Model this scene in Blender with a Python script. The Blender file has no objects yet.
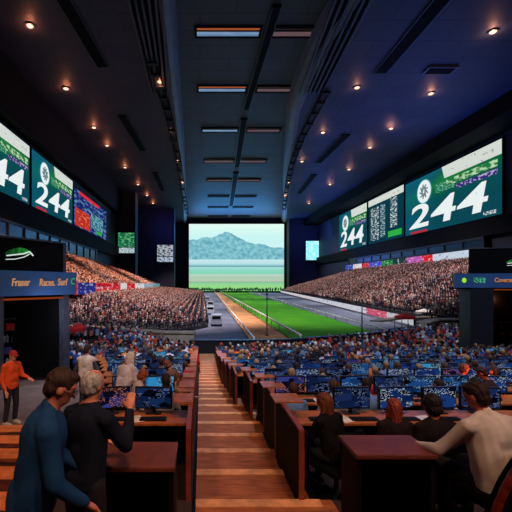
import bpy, math, random
import numpy as np
from mathutils import Vector, Matrix, Euler
random.seed(11); rng = np.random.default_rng(5)
COL = bpy.context.scene.collection
TMP = bpy.data.scenes.new('workbench')
def evaluated(o):
    TMP.collection.objects.link(o); vl = TMP.view_layers[0]; vl.update(); dg = vl.depsgraph
    me = bpy.data.meshes.new_from_object(o.evaluated_get(dg)); bpy.data.objects.remove(o); return me
F = 380.0; VX, VY = 200.0, 284.0; CAMZ = 6.5
FIELD = -6.5
def at(x, y, Y): return Vector(((x-VX)*Y/F, Y, (VY-y)*Y/F))
def lin(c): return tuple(((v/255)/12.92 if v/255 <= .04045 else ((v/255+.055)/1.055)**2.4) for v in c)
def lerp(a, b, t): return a+(b-a)*t
def interp(x, pts):
    if x <= pts[0][0]: return pts[0][1]
    for (a, va), (b, vb) in zip(pts, pts[1:]):
        if x <= b: return lerp(va, vb, (x-a)/(b-a))
    return pts[-1][1]

# ------------------------------------------------------------------ materials
MATS = {}
def base_mat(name):
    m = bpy.data.materials.new(name); m.use_nodes = True
    nt = m.node_tree; nt.nodes.clear()
    out = nt.nodes.new('ShaderNodeOutputMaterial')
    return m, nt, out
def mat(name, rgb, rough=.6, metal=0, vary=.25, scale=6, spec=.4, bump=0):
    if name in MATS: return MATS[name]
    m, nt, out = base_mat(name); N = nt.nodes; L = nt.links
    b = N.new('ShaderNodeBsdfPrincipled'); L.new(b.outputs[0], out.inputs[0])
    c = lin(rgb)
    tc = N.new('ShaderNodeTexCoord'); nz = N.new('ShaderNodeTexNoise'); nz.inputs['Scale'].default_value = scale; nz.inputs['Detail'].default_value = 3
    L.new(tc.outputs['Object'], nz.inputs['Vector'])
    r = N.new('ShaderNodeValToRGB'); L.new(nz.outputs['Fac'], r.inputs[0])
    r.color_ramp.elements[0].position = .3; r.color_ramp.elements[1].position = .7
    r.color_ramp.elements[0].color = (*[v*(1-vary) for v in c], 1); r.color_ramp.elements[1].color = (*[min(1, v*(1+vary)) for v in c], 1)
    L.new(r.outputs[0], b.inputs['Base Color'])
    b.inputs['Roughness'].default_value = rough; b.inputs['Metallic'].default_value = metal
    b.inputs['Specular IOR Level'].default_value = spec
    if bump:
        bp = N.new('ShaderNodeBump'); bp.inputs['Strength'].default_value = bump; bp.inputs['Distance'].default_value = .02
        L.new(nz.outputs['Fac'], bp.inputs['Height']); L.new(bp.outputs[0], b.inputs['Normal'])
    MATS[name] = m; return m
def emat(name, rgb, s=1.0):
    if name in MATS: return MATS[name]
    m, nt, out = base_mat(name)
    e = nt.nodes.new('ShaderNodeEmission'); e.inputs[0].default_value = (*lin(rgb), 1); e.inputs[1].default_value = s
    nt.links.new(e.outputs[0], out.inputs[0]); MATS[name] = m; return m
class G:      # small node-graph helper
    def __init__(s, name):
        s.m, s.nt, s.out = base_mat(name); s.N = s.nt.nodes; s.L = s.nt.links; MATS[name] = s.m
    def n(s, t, **kw):
        x = s.N.new(t)
        for k, v in kw.items(): setattr(x, k, v)
        return x
    def m_(s, op, a, b=None, c=None):
        x = s.n('ShaderNodeMath', operation=op)
        for i, v in enumerate((a, b, c)):
            if v is None: continue
            if hasattr(v, 'links') or hasattr(v, 'is_linked'): s.L.new(v, x.inputs[i])
            else: x.inputs[i].default_value = v
        return x.outputs[0]
    def mix(s, f, a, b, mode='MIX'):
        x = s.n('ShaderNodeMixRGB', blend_type=mode)
        for i, v in enumerate((f, a, b)):
            if hasattr(v, 'is_linked'): s.L.new(v, x.inputs[i])
            elif i == 0: x.inputs[0].default_value = v
            else: x.inputs[i].default_value = (*lin(v), 1)
        return x.outputs[0]
    def ramp(s, f, stops, mode='LINEAR', gray=False):
        r = s.n('ShaderNodeValToRGB'); cr = r.color_ramp; cr.interpolation = mode
        s.L.new(f, r.inputs[0])
        while len(cr.elements) < len(stops): cr.elements.new(.5)
        for e, (p, c) in zip(cr.elements, stops):
            e.position = p; e.color = (c, c, c, 1) if gray else (*lin(c), 1)
        return r.outputs[0]
    def noise(s, vec, scale, detail=3, rough=.5):
        x = s.n('ShaderNodeTexNoise'); s.L.new(vec, x.inputs['Vector']); x.inputs['Scale'].default_value = scale
        x.inputs['Detail'].default_value = detail; x.inputs['Roughness'].default_value = rough
        return x.outputs['Fac']
    def mapv(s, vec, scale=(1,1,1), loc=(0,0,0)):
        x = s.n('ShaderNodeMapping'); s.L.new(vec, x.inputs[0]); x.inputs['Scale'].default_value = scale; x.inputs['Location'].default_value = loc
        return x.outputs[0]
    def emit(s, col, st=1.0):
        e = s.n('ShaderNodeEmission'); s.L.new(col, e.inputs[0]); e.inputs[1].default_value = st
        s.L.new(e.outputs[0], s.out.inputs[0]); return s.m
    def surf(s, col, rough=.7, spec=.3, metal=0):
        b = s.n('ShaderNodeBsdfPrincipled'); s.L.new(col, b.inputs['Base Color']); b.inputs['Roughness'].default_value = rough
        b.inputs['Specular IOR Level'].default_value = spec; b.inputs['Metallic'].default_value = metal
        s.L.new(b.outputs[0], s.out.inputs[0]); return s.m

def ceiling_mat(name, rgb, dark, sx, sy, rough=.6):
    g = G(name); tc = g.n('ShaderNodeTexCoord')
    b = g.n('ShaderNodeTexBrick'); g.L.new(tc.outputs['Object'], b.inputs['Vector'])
    b.inputs['Scale'].default_value = 1; b.inputs['Brick Width'].default_value = sx; b.inputs['Row Height'].default_value = sy
    b.inputs['Mortar Size'].default_value = .12; b.inputs['Color1'].default_value = (*lin(rgb), 1)
    b.inputs['Color2'].default_value = (*[v*.8 for v in lin(rgb)], 1); b.inputs['Mortar'].default_value = (*lin(dark), 1)
    return g.surf(b.outputs['Color'], rough, .35)
M_ceil_mid = ceiling_mat('ceiling_mid', (64, 66, 84), (38, 40, 54), 14, 5)
M_ceil_left = ceiling_mat('ceiling_left', (62, 56, 76), (46, 42, 52), 10, 5)
M_ceil_right = ceiling_mat('ceiling_right', (60, 68, 100), (38, 44, 70), 9, 6)
M_black = mat('matt_black', (7, 7, 10), .8, spec=.1)
M_dark = mat('dark_navy_paint', (18, 20, 30), .6)
M_wall = mat('navy_wall', (20, 24, 46), .7, scale=.2)
M_fascia = mat('ceiling_fascia', (104, 110, 124), .6, scale=.3, vary=.1)
M_step = mat('stand_concrete', (46, 46, 54), .85, scale=.8)
M_pale = mat('pale_concrete', (176, 158, 138), .8, scale=1)
M_steel = mat('painted_steel', (70, 76, 90), .4, .3)
M_wood = mat('orange_wood', (172, 96, 50), .4, scale=12, vary=.3)
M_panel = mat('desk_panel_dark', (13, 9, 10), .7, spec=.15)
M_trimred = mat('red_brown_edge', (140, 62, 44), .4)

def carpet():
    g = G('carpet'); tc = g.n('ShaderNodeTexCoord')
    nz = g.noise(g.mapv(tc.outputs['Object'], (1.3, 5, 1)), 1.6, 3)
    c = g.ramp(nz, [(.38, (48, 24, 22)), (.5, (90, 42, 28)), (.66, (150, 76, 40))])
    return g.surf(c, .9, .1)
M_carpet = carpet()
def stairwood():
    g = G('stair_tread'); tc = g.n('ShaderNodeTexCoord')
    nz = g.noise(g.mapv(tc.outputs['Object'], (2, 14, 1)), 1.5, 4)
    return g.surf(g.ramp(nz, [(.3, (134, 74, 46)), (.7, (188, 112, 70))]), .6, .3)
M_tread = stairwood()
M_nosing = mat('stair_nosing', (226, 160, 108), .5)
M_riser = mat('stair_riser', (60, 30, 24), .7)
def grass():
    g = G('turf'); tc = g.n('ShaderNodeTexCoord')
    a = g.noise(tc.outputs['Object'], .08, 5, .6)
    return g.surf(g.ramp(a, [(.3, (52, 122, 30)), (.7, (84, 158, 36))]), .95, .05)
M_grass = grass()
M_dirt = mat('dirt_track', (186, 132, 92), .95, scale=.3, spec=.05)
M_asph = mat('asphalt', (92, 98, 118), .8, scale=.3)
M_white = mat('white_rail', (232, 232, 226), .5, vary=.05)
M_bezel = mat('monitor_plastic', (16, 17, 22), .35)

def screen_mats():
    out = []
    for i, (bg, a, b) in enumerate([((5, 10, 26), (26, 70, 130), (130, 180, 225)), ((6, 12, 30), (24, 56, 120), (190, 205, 225)),
                                    ((8, 20, 40), (50, 140, 200), (170, 225, 240)), ((12, 12, 30), (50, 60, 130), (200, 120, 90)),
                                    ((5, 8, 20), (26, 44, 90), (120, 140, 190))]):
        g = G('monitor_picture_%d' % i); tc = g.n('ShaderNodeTexCoord'); oi = g.n('ShaderNodeObjectInfo')
        sh = g.n('ShaderNodeVectorMath', operation='ADD'); g.L.new(tc.outputs['UV'], sh.inputs[0])
        cb = g.n('ShaderNodeCombineXYZ'); g.L.new(g.m_('MULTIPLY', oi.outputs['Random'], 37.0), cb.inputs[2]); g.L.new(cb.outputs[0], sh.inputs[1])
        v = sh.outputs[0]
        vo = g.n('ShaderNodeTexVoronoi', distance='CHEBYCHEV'); g.L.new(g.mapv(v, (2.2, 2.6, 1)), vo.inputs['Vector']); vo.inputs['Scale'].default_value = 1.3
        sep = g.n('ShaderNodeSeparateColor'); g.L.new(vo.outputs['Color'], sep.inputs[0])
        win = g.ramp(sep.outputs[0], [(0, bg), (.35, bg), (.5, a), (1, a)])
        win = g.mix(.45, win, bg)
        s3 = g.n('ShaderNodeSeparateXYZ'); g.L.new(v, s3.inputs[0]); rowv = g.m_('MULTIPLY', s3.outputs[1], 15.0)
        cx = g.n('ShaderNodeCombineXYZ'); g.L.new(g.m_('MULTIPLY', s3.outputs[0], 20.0), cx.inputs[0]); g.L.new(g.m_('MULTIPLY', g.m_('FLOOR', rowv), 5.3), cx.inputs[1]); g.L.new(s3.outputs[2], cx.inputs[2])
        tx = g.noise(cx.outputs[0], 1.0, 1)
        f = g.m_('MULTIPLY', g.m_('GREATER_THAN', tx, .52), g.m_('GREATER_THAN', g.m_('FRACT', rowv), .5))
        f = g.m_('MULTIPLY', f, g.m_('GREATER_THAN', sep.outputs[2], .3))
        col = g.mix(g.m_('MULTIPLY', f, .8), win, b)
        col = g.mix(g.m_('GREATER_THAN', sep.outputs[1], .8), col, a)
        out.append(g.emit(col, [.8, .8, .8, .8, .7][i]))
    return out
M_SCR = screen_mats()

# ------------------------------------------------------------------ mesh helpers
def tag(o, label=None, cat=None, group=None, kind=None):
    if label: o['label'] = label
    if cat: o['category'] = cat
    if group: o['group'] = group
    if kind: o['kind'] = kind
    return o
class MB:
    def __init__(s): s.v = []; s.f = []; s.mi = []; s.uv = {}
    def quad(s, pts, mi=0, uv=False):
        n = len(s.v); s.v += [tuple(p) for p in pts]; s.f.append(tuple(range(n, n+len(pts)))); s.mi.append(mi)
        if uv: s.uv[len(s.f)-1] = [(0,0),(1,0),(1,1),(0,1)]
    def box(s, a, b, mi=0, T=None):
        x0,y0,z0 = [min(p,q) for p,q in zip(a,b)]; x1,y1,z1 = [max(p,q) for p,q in zip(a,b)]
        n = len(s.v); P = [(x0,y0,z0),(x1,y0,z0),(x1,y1,z0),(x0,y1,z0),(x0,y0,z1),(x1,y0,z1),(x1,y1,z1),(x0,y1,z1)]
        if T is not None: P = [tuple(T @ Vector(p)) for p in P]
        s.v += P
        for f in ((0,3,2,1),(4,5,6,7),(0,1,5,4),(1,2,6,5),(2,3,7,6),(3,0,4,7)): s.f.append(tuple(n+i for i in f)); s.mi.append(mi)
        return s
    def bar(s, p, q, w, h=None, mi=0):      # square bar between two points
        p, q = Vector(p), Vector(q); d = q-p; L = d.length; h = h or w
        T = Matrix.Translation(p) @ d.to_track_quat('Y', 'Z').to_matrix().to_4x4()
        return s.box((-w/2, 0, -h/2), (w/2, L, h/2), mi, T)
    def cone(s, p0, r0, p1, r1, seg=10, caps=3, mi=0):   # capsule with two radii
        p0, p1 = Vector(p0), Vector(p1); d = p1-p0
        if d.length < 1e-6: d = Vector((0,0,1e-5))
        R = d.to_track_quat('Z', 'Y').to_matrix(); rings = []
        for i in range(caps+1):
            a = -math.pi/2 + (math.pi/2)*i/caps
            rings.append((p0, r0, a))
        for i in range(caps+1):
            rings.append((p1, r1, (math.pi/2)*i/caps))
        n = len(s.v)
        for (c, r, a) in rings:
            rr = max(r*math.cos(a), r*.02); z = r*math.sin(a)
            for k in range(seg):
                t = 2*math.pi*k/seg; s.v.append(tuple(c + R @ Vector((rr*math.cos(t), rr*math.sin(t), z))))
        m = len(rings)
        for i in range(m-1):
            for k in range(seg):
                a, b = n+i*seg+k, n+i*seg+(k+1)%seg
                s.f.append((a, b, b+seg, a+seg)); s.mi.append(mi)
        s.f.append(tuple(n+k for k in reversed(range(seg)))); s.mi.append(mi)
        s.f.append(tuple(n+(m-1)*seg+k for k in range(seg))); s.mi.append(mi)
        return s
    def ell(s, c, r, R=None, seg=14, rings=9, mi=0):
        c = Vector(c); R = R or Matrix.Identity(3); n = len(s.v)
        for i in range(rings+1):
            a = -math.pi/2+math.pi*i/rings; cr = max(math.cos(a), .02)
            for k in range(seg):
                t = 2*math.pi*k/seg
                s.v.append(tuple(c+R @ Vector((r[0]*cr*math.cos(t), r[1]*cr*math.sin(t), r[2]*math.sin(a)))))
        for i in range(rings):
            for k in range(seg):
                a, b = n+i*seg+k, n+i*seg+(k+1)%seg; s.f.append((a, b, b+seg, a+seg)); s.mi.append(mi)
        s.f.append(tuple(n+k for k in reversed(range(seg)))); s.mi.append(mi)
        s.f.append(tuple(n+rings*seg+k for k in range(seg))); s.mi.append(mi)
        return s
    def cyl(s, c, r, h, seg=16, r2=None, mi=0):
        n = len(s.v); r2 = r if r2 is None else r2
        for z, rr in ((0, r), (h, r2)):
            for k in range(seg):
                t = 2*math.pi*k/seg; s.v.append((c[0]+rr*math.cos(t), c[1]+rr*math.sin(t), c[2]+z))
        for k in range(seg): s.f.append((n+k, n+(k+1)%seg, n+seg+(k+1)%seg, n+seg+k)); s.mi.append(mi)
        s.f.append(tuple(n+k for k in reversed(range(seg)))); s.f.append(tuple(n+seg+k for k in range(seg))); s.mi += [mi, mi]
        return s
    def mesh(s, name, mats, smooth=False):
        me = bpy.data.meshes.new(name); me.from_pydata(s.v, [], s.f)
        for m in (mats if isinstance(mats, (list, tuple)) else [mats]): me.materials.append(m)
        me.polygons.foreach_set('material_index', s.mi)
        if smooth: me.polygons.foreach_set('use_smooth', [True]*len(s.f))
        if s.uv:
            ul = me.uv_layers.new(name='UVMap')
            for fi, uvs in s.uv.items():
                for li, u in zip(me.polygons[fi].loop_indices, uvs): ul.data[li].uv = u
        me.update(); return me
    def build(s, name, mats, parent=None, smooth=False, loc=(0,0,0), rz=0, bevel=0):
        o = bpy.data.objects.new(name, s.mesh(name, mats, smooth)); COL.objects.link(o)
        o.location = loc; o.rotation_euler[2] = rz
        if parent: o.parent = parent
        if bevel:
            b = o.modifiers.new('bevel', 'BEVEL'); b.width = bevel; b.segments = 2; b.limit_method = 'ANGLE'
        return o
def empty(name, loc=(0,0,0), rz=0):
    o = bpy.data.objects.new(name, None); COL.objects.link(o); o.location = loc; o.rotation_euler[2] = rz; o.empty_display_size = .1
    return o
def copy_tree(o, parent=None):
    c = o.copy(); COL.objects.link(c); c.parent = parent
    for ch in list(o.children): copy_tree(ch, c)
    return c
def struct(mb, name, m, **k): return tag(mb.build(name, m, **k), kind='structure')
def text_mesh(txt, size, m, name, parent, M, fat=.02, depth=.02, shear=0, spacing=1.0):
    c = bpy.data.curves.new('t', 'FONT'); c.body = txt; c.size = size; c.offset = fat*size; c.extrude = depth; c.shear = shear; c.space_character = spacing
    c.align_x = 'CENTER'; c.align_y = 'CENTER'
    me = evaluated(bpy.data.objects.new('t', c)); me.materials.clear(); me.materials.append(m)
    o = bpy.data.objects.new(name, me); COL.objects.link(o); o.parent = parent; o.matrix_local = M
    return o

# ------------------------------------------------------------------ field
xe_pts = [(3.6, 1.45), (5, 1.15), (6, 1.1), (9.2, 1.3), (11.6, .9), (16.5, .76), (34, 1.15)]
def xe(Y): return interp(Y, xe_pts)
def strip(pL, pR, z, name, m):     # horizontal strip between two polylines (lists of (X,Y))
    b = MB()
    for (a, c), (d, e) in zip(zip(pL, pL[1:]), zip(pR, pR[1:])):
        b.quad([(a[0], a[1], z), (d[0], d[1], z), (e[0], e[1], z), (c[0], c[1], z)])
    return struct(b, name, m)
Y0, Y1 = 39.0, 309.0
b = MB(); b.quad([(-60, 34, FIELD-.06), (110, 34, FIELD-.06), (110, 312, FIELD-.06), (-60, 312, FIELD-.06)]); struct(b, 'ground', M_step)
strip([(-1, Y0), (3, Y1)], [(5.7, Y0), (11.5, Y1)], FIELD, 'service_road', M_asph)
strip([(5.7, Y0), (11.5, Y1)], [(10.6, Y0), (15.8, Y1)], FIELD, 'dirt_track', M_dirt)
strip([(10.6, Y0), (15.8, Y1)], [(23, Y0), (38, Y1)], FIELD, 'grass_track', M_grass)
strip([(23, Y0), (38, Y1)], [(31, Y0), (60, Y1)], FIELD, 'outer_track', M_asph)
def rail(name, A, B, label, h=1.1, w=.12, post=6.0):
    t = empty(name, (A[0], A[1], FIELD)); A, B = Vector(A), Vector(B); d = B-A; L = d.length; n = int(L/post)
    rb = MB(); rb.bar((0,0,h), (d.x, d.y, h), w*2.2, w*1.4); rb.build('top_rail', M_white, t)
    pb = MB()
    for i in range(n+1):
        q = d*(i/n); pb.box((q.x-.05, q.y-.05, 0), (q.x+.05, q.y+.05, h))
    tag(pb.build('posts', M_white, t), kind='stuff')
    tag(t, label, 'rail'); return t
rail('track_rail', (10.6, 40), (15.8, 300), 'long white running rail between the dirt track and the grass')
rail('track_rail', (5.7, 40), (11.5, 300), 'thin white rail between the grey service road and the dirt track', .8, .08)
rail('track_rail', (23, 44), (38, 300), 'low white rail on the far right edge of the green turf', .8, .07)

# ------------------------------------------------------------------ LED panels
def led(name, segs, st=1.0, seed=0.0, along=1.0):
    g = G(name); tc = g.n('ShaderNodeTexCoord'); sp = g.n('ShaderNodeSeparateXYZ'); g.L.new(tc.outputs['UV'], sp.inputs[0])
    c = g.ramp(sp.outputs[0], segs, 'CONSTANT')
    nz = g.noise(g.mapv(tc.outputs['UV'], (60*along, 3, 1), (seed, 0, 0)), 1.0, 2)
    c = g.mix(g.ramp(nz, [(.55, 0), (.66, .55)], gray=True), c, (235, 235, 240))
    nz2 = g.noise(g.mapv(tc.outputs['UV'], (46*along, 2, 1), (seed+7, 3, 0)), 1.0, 2)
    c = g.mix(g.ramp(nz2, [(.6, 0), (.68, .7)], gray=True), c, (20, 20, 50))
    return g.emit(c, st)
R_, W_, B_, K_, GR = (220, 30, 40), (225, 225, 230), (50, 70, 180), (20, 22, 40), (30, 130, 70)
M_ledL = led('ribbon_left', [(0, R_), (.05, (40, 50, 140)), (.13, (214, 34, 44)), (.3, W_), (.36, R_), (.46, W_), (.6, (150, 170, 190)), (.8, (90, 150, 150))], .8, .4)
M_ledR = led('ribbon_right', [(0, B_), (.1, W_), (.2, (200, 40, 50)), (.28, (70, 80, 200)), (.4, GR), (.5, (30, 60, 60)), (.6, (190, 90, 180)), (.7, R_), (.76, (200, 215, 235)), (.97, W_)], .9, 3)
M_ledF = led('ribbon_field', [(0, (220, 220, 235)), (.3, (225, 215, 225)), (.6, (215, 215, 230)), (.9, (215, 90, 120)), (.95, (200, 200, 210))], .8, 8, 2)
def ribbon(A, B, zlo, zhi, thick, m, name, label, inward):
    t = empty(name, (A[0], A[1], zlo)); d = Vector((B[0]-A[0], B[1]-A[1], 0)); n = Vector(inward)
    h = zhi-zlo; c = MB(); p = [Vector((0,0,0)), d, d+Vector((0,0,h)), Vector((0,0,h))]
    q = [v-n*thick for v in p]
    c.quad(q[::-1]); c.quad([p[0], q[0], q[1], p[1]]); c.quad([p[3], p[2], q[2], q[3]]); c.quad([p[0], p[3], q[3], q[0]]); c.quad([p[1], q[1], q[2], p[2]]); c.quad(p)
    c.build('housing', M_black, t)
    f = MB(); e = .04; p2 = [v+n*e for v in p]; f.quad(p2, uv=True); f.build('led_face', m, t)
    tag(t, label, 'display'); return t
ribbon((-21.7, 60), (-21.7, 205), -1.9, .25, .5, M_ledL, 'led_ribbon_board', 'red white and blue ribbon board along the front edge of the left upper tier', (1, 0, 0))
ribbon((88.9, 232), (88.9, 118), 8.6, 11.3, .5, M_ledR, 'led_ribbon_board', 'multicoloured ribbon board above the big right grandstand', (-1, 0, 0))
ribbon((60.5, 285), (31.5, 56), -6.1, -4.9, .3, M_ledF, 'led_ribbon_board', 'pale low advertising board at trackside below the right grandstand', (-1, .1, 0))

# ------------------------------------------------------------------ crowd builders
KEEP = []   # footprints kept free of spectators
for Yc, pxc in ((54, 405), (37.5, 80*1.0), (62, 440)): KEEP.append(((pxc-VX)*(38 if Yc == 37.5 else 54 if Yc == 54 else 58)/F, Yc, 2.2, 2.2))
KEEP += [(2.4, 90, 1.0, 60), (21, 26.3, 4.2, 2.4)]
def low_person():
    v = []; f = []; part = []
    def ring(z, rx, ry, cy, n=6): 
        i = len(v)
        for k in range(n):
            a = 2*math.pi*k/n; v.append((rx*math.cos(a), cy+ry*math.sin(a), z))
        return i
    rs = [ring(.42, .2, .17, 0), ring(.62, .19, .13, .0), ring(.9, .24, .12, .02), ring(1.0, .11, .07, .03)]
    for a, b in zip(rs, rs[1:]):
        for k in range(6): f.append((a+k, a+(k+1)%6, b+(k+1)%6, b+k)); part.append(0)
    f.append(tuple(rs[-1]+k for k in range(6))); part.append(0)
    hs = [ring(1.0, .05, .06, .04), ring(1.1, .1, .115, .05), ring(1.2, .1, .11, .04), ring(1.27, .05, .06, .03)]
    for j, (a, b) in enumerate(zip(hs, hs[1:])):
        for k in range(6): f.append((a+k, a+(k+1)%6, b+(k+1)%6, b+k)); part.append(2 if (j == 2 or (k in (3, 4, 5) and j == 1)) else 1)
    f.append(tuple(hs[-1]+k for k in range(6))); part.append(2)
    n = len(v); v += [(-.2, .05, .42), (.2, .05, .42), (.2, .5, .45), (-.2, .5, .45), (-.2, .05, .58), (.2, .05, .58), (.2, .5, .58), (-.2, .5, .58)]
    for q in ((4,5,6,7), (0,1,5,4), (1,2,6,5), (2,3,7,6), (3,0,4,7)): f.append(tuple(n+i for i in q)); part.append(3)
    n = len(v); v += [(-.16, .42, 0), (.16, .42, 0), (.16, .54, 0), (-.16, .54, 0), (-.16, .42, .5), (.16, .42, .5), (.16, .54, .5), (-.16, .54, .5)]
    for q in ((0,1,5,4), (1,2,6,5), (2,3,7,6), (3,0,4,7)): f.append(tuple(n+i for i in q)); part.append(3)
    tri = []; tp = []
    for q, p in zip(f, part):
        for i in range(1, len(q)-1): tri.append((q[0], q[i], q[i+1])); tp.append(p)
    V = np.array(v, dtype=np.float32)[np.array(tri).reshape(-1)]     # unshared verts so colours stay crisp
    return V, np.repeat(np.array(tp), 3)
LV, LP = low_person()
def crowd_material(name):
    g = G(name); a = g.n('ShaderNodeAttribute'); a.attribute_name = 'cloth'
    b = g.n('ShaderNodeBsdfPrincipled'); g.L.new(a.outputs['Color'], b.inputs['Base Color']); b.inputs['Roughness'].default_value = .8
    b.inputs['Specular IOR Level'].default_value = .15
    g.L.new(b.outputs[0], g.out.inputs[0]); return g.m
M_crowd = crowd_material('crowd_cloth')
SKIN = np.array([lin(c) for c in [(226, 172, 146), (198, 140, 112), (150, 98, 74), (235, 190, 166), (110, 70, 54)]])
HAIR = np.array([lin(c) for c in [(30, 22, 20), (60, 40, 30), (120, 84, 56), (20, 20, 24), (170, 150, 130), (200, 60, 50), (235, 235, 235)]])
def crowd(name, pts, label, palette, parent=None, scale=1.0):
    pts = [p for p in pts if not any(abs(p[0]-a) < w_ and abs(p[1]-b_) < d_ for a, b_, w_, d_ in KEEP)]
    n = len(pts); P = np.array([p[:3] for p in pts], dtype=np.float32); A = np.array([p[3] for p in pts])+rng.normal(0, .25, n)
    S = scale*rng.uniform(.9, 1.12, n); ca, sa = np.cos(A), np.sin(A)
    V = LV[None]*S[:, None, None]
    X = V[..., 0]*ca[:, None]-V[..., 1]*sa[:, None]+P[:, 0:1]; Yv = V[..., 0]*sa[:, None]+V[..., 1]*ca[:, None]+P[:, 1:2]; Z = V[..., 2]+P[:, 2:3]
    co = np.stack([X, Yv, Z], -1).reshape(-1, 3).astype(np.float32)
    pal = np.array([lin(c) for c in palette]); sh = pal[rng.integers(0, len(pal), n)]*rng.uniform(.7, 1.2, (n, 1))
    sk = SKIN[rng.integers(0, len(SKIN), n)]; ha = HAIR[rng.integers(0, len(HAIR), n)]; tr = np.array([lin((36, 40, 60)), lin((70, 66, 62)), lin((24, 24, 28))])[rng.integers(0, 3, n)]
    tab = np.stack([sh, sk, ha, tr], 1)
    c = tab[:, LP, :].reshape(-1, 3); c = np.concatenate([np.clip(c, 0, 1), np.ones((len(c), 1))], 1).astype(np.float32)
    me = bpy.data.meshes.new(name); nv = len(co); nf = nv//3
    me.vertices.add(nv); me.vertices.foreach_set('co', co.reshape(-1)); me.loops.add(nv); me.loops.foreach_set('vertex_index', np.arange(nv, dtype=np.int32))
    me.polygons.add(nf); me.polygons.foreach_set('loop_start', np.arange(0, nv, 3, dtype=np.int32))
    at_ = me.color_attributes.new('cloth', 'FLOAT_COLOR', 'POINT'); at_.data.foreach_set('color', c.reshape(-1))
    me.materials.append(M_crowd); me.update(calc_edges=True); me.validate()
    o = bpy.data.objects.new(name, me); COL.objects.link(o); tag(o, label, 'crowd', kind='stuff'); return o
def stand(name, Fp, Bp, rows, spacing, label, palette, face, occ=.93, aisles=(), z_wall=FIELD-.05, vom=()):
    """raked stand between a front polyline Fp and a back polyline Bp [(X,Y,Z)...] (same count)"""
    Fp = [Vector(p) for p in Fp]; Bp = [Vector(p) for p in Bp]; b = MB(); pts = []
    def row(t): return [a.lerp(c, t) for a, c in zip(Fp, Bp)]
    for r in range(rows):
        A = row(r/rows); C = row((r+1)/rows)
        lo = [Vector((a.x, a.y, a.z)) for a in A]; up = [Vector((c.x, c.y, a.z)) for a, c in zip(A, C)]; nx = C
        for i in range(len(A)-1):
            b.quad([lo[i], lo[i+1], up[i+1], up[i]]); b.quad([up[i], up[i+1], nx[i+1], nx[i]])
            if r == 0: b.quad([Vector((A[i].x, A[i].y, z_wall)), Vector((A[i+1].x, A[i+1].y, z_wall)), A[i+1], A[i]])
        for e in (0, -1):
            p, q = A[e], C[e]; b.quad([(p.x, p.y, z_wall), (q.x, q.y, z_wall), (q.x, q.y, p.z), (p.x, p.y, p.z)])
        mid = [x.lerp(y, .45) for x, y in zip(lo, up)]
        L = 0; tot = sum((q-p).length for p, q in zip(mid, mid[1:])); nxt = spacing/2*random.random()
        for p, q in zip(mid, mid[1:]):
            l = (q-p).length
            while nxt < L+l:
                u = (nxt-L)/l; pos = p.lerp(q, u); f = nxt/tot
                if random.random() < occ and not any(abs(f-a-.006*math.sin(r)) < .0035 for a in aisles): pts.append((pos.x, pos.y, pos.z, face))
                nxt += spacing
            L += l
    struct(b, name, M_step)
    if pts: crowd('crowd', pts, label, palette)
    return pts
PALR = [(214, 176, 166), (190, 150, 150), (230, 214, 214), (40, 44, 70), (70, 74, 104), (150, 84, 84), (26, 26, 40), (176, 140, 130), (90, 80, 100)]
PALU = [(214, 150, 120), (190, 116, 90), (226, 190, 160), (46, 40, 50), (90, 60, 60), (160, 90, 70), (30, 26, 36)]
PALB = [(60, 84, 140), (40, 50, 86), (150, 160, 190), (190, 60, 60), (30, 32, 46), (210, 190, 180), (90, 110, 160), (176, 110, 70), (60, 60, 76), (44, 100, 150)]
# right grandstand
Fr = [(33, 46, -5.3), (35.5, 62, -5), (42, 112, -5), (52, 200, -5), (61.5, 288, -5)]
Br = [(88, 62, 8), (88, 95, 8), (88, 140, 8), (88, 215, 8), (73, 289, -2)]
stand('grandstand_right', Fr, Br, 40, .95, 'dense crowd of seated spectators filling the big right grandstand beside the turf', PALR, math.radians(60), aisles=(.16, .33, .5, .68))
# left lower stand
Fl = [(-2.5, 50, -6), (1.2, 57, -6), (1.6, 110, -6), (2.0, 200, -6), (2.4, 285, -6)]
Bl = [(-27, 51, -5.2), (-26, 80, -1.9), (-26, 130, -1.9), (-25, 200, -2), (-10, 290, -5)]
stand('grandstand_left', Fl, Bl, 26, .85, 'dense crowd of seated spectators in the left lower grandstand beside the road', PALR, math.radians(-85), aisles=(.2, .4, .6, .8))
# left upper tier
Fu = [(-22.3, 60, -1.0), (-22.3, 100, -1.0), (-22.3, 150, -1.0), (-22.3, 203, -1.0)]
Bu = [(-43, 80, 9.4), (-43, 118, 9.4), (-36, 165, 6), (-24, 205, -.3)]
stand('upper_tier_left', Fu, Bu, 24, .9, 'warmly lit crowd in the left upper tier above the ribbon board', PALU, math.radians(-85), z_wall=-1.6)
b = MB()
for (a, c), (d, e) in zip(zip(Fu, Fu[1:]), zip(Bu, Bu[1:])): b.quad([(a[0], a[1], -1.6), (c[0], c[1], -1.6), (e[0], e[1], -1.6), (d[0], d[1], -1.6)])
struct(b, 'tier_soffit', M_dark)

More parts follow.
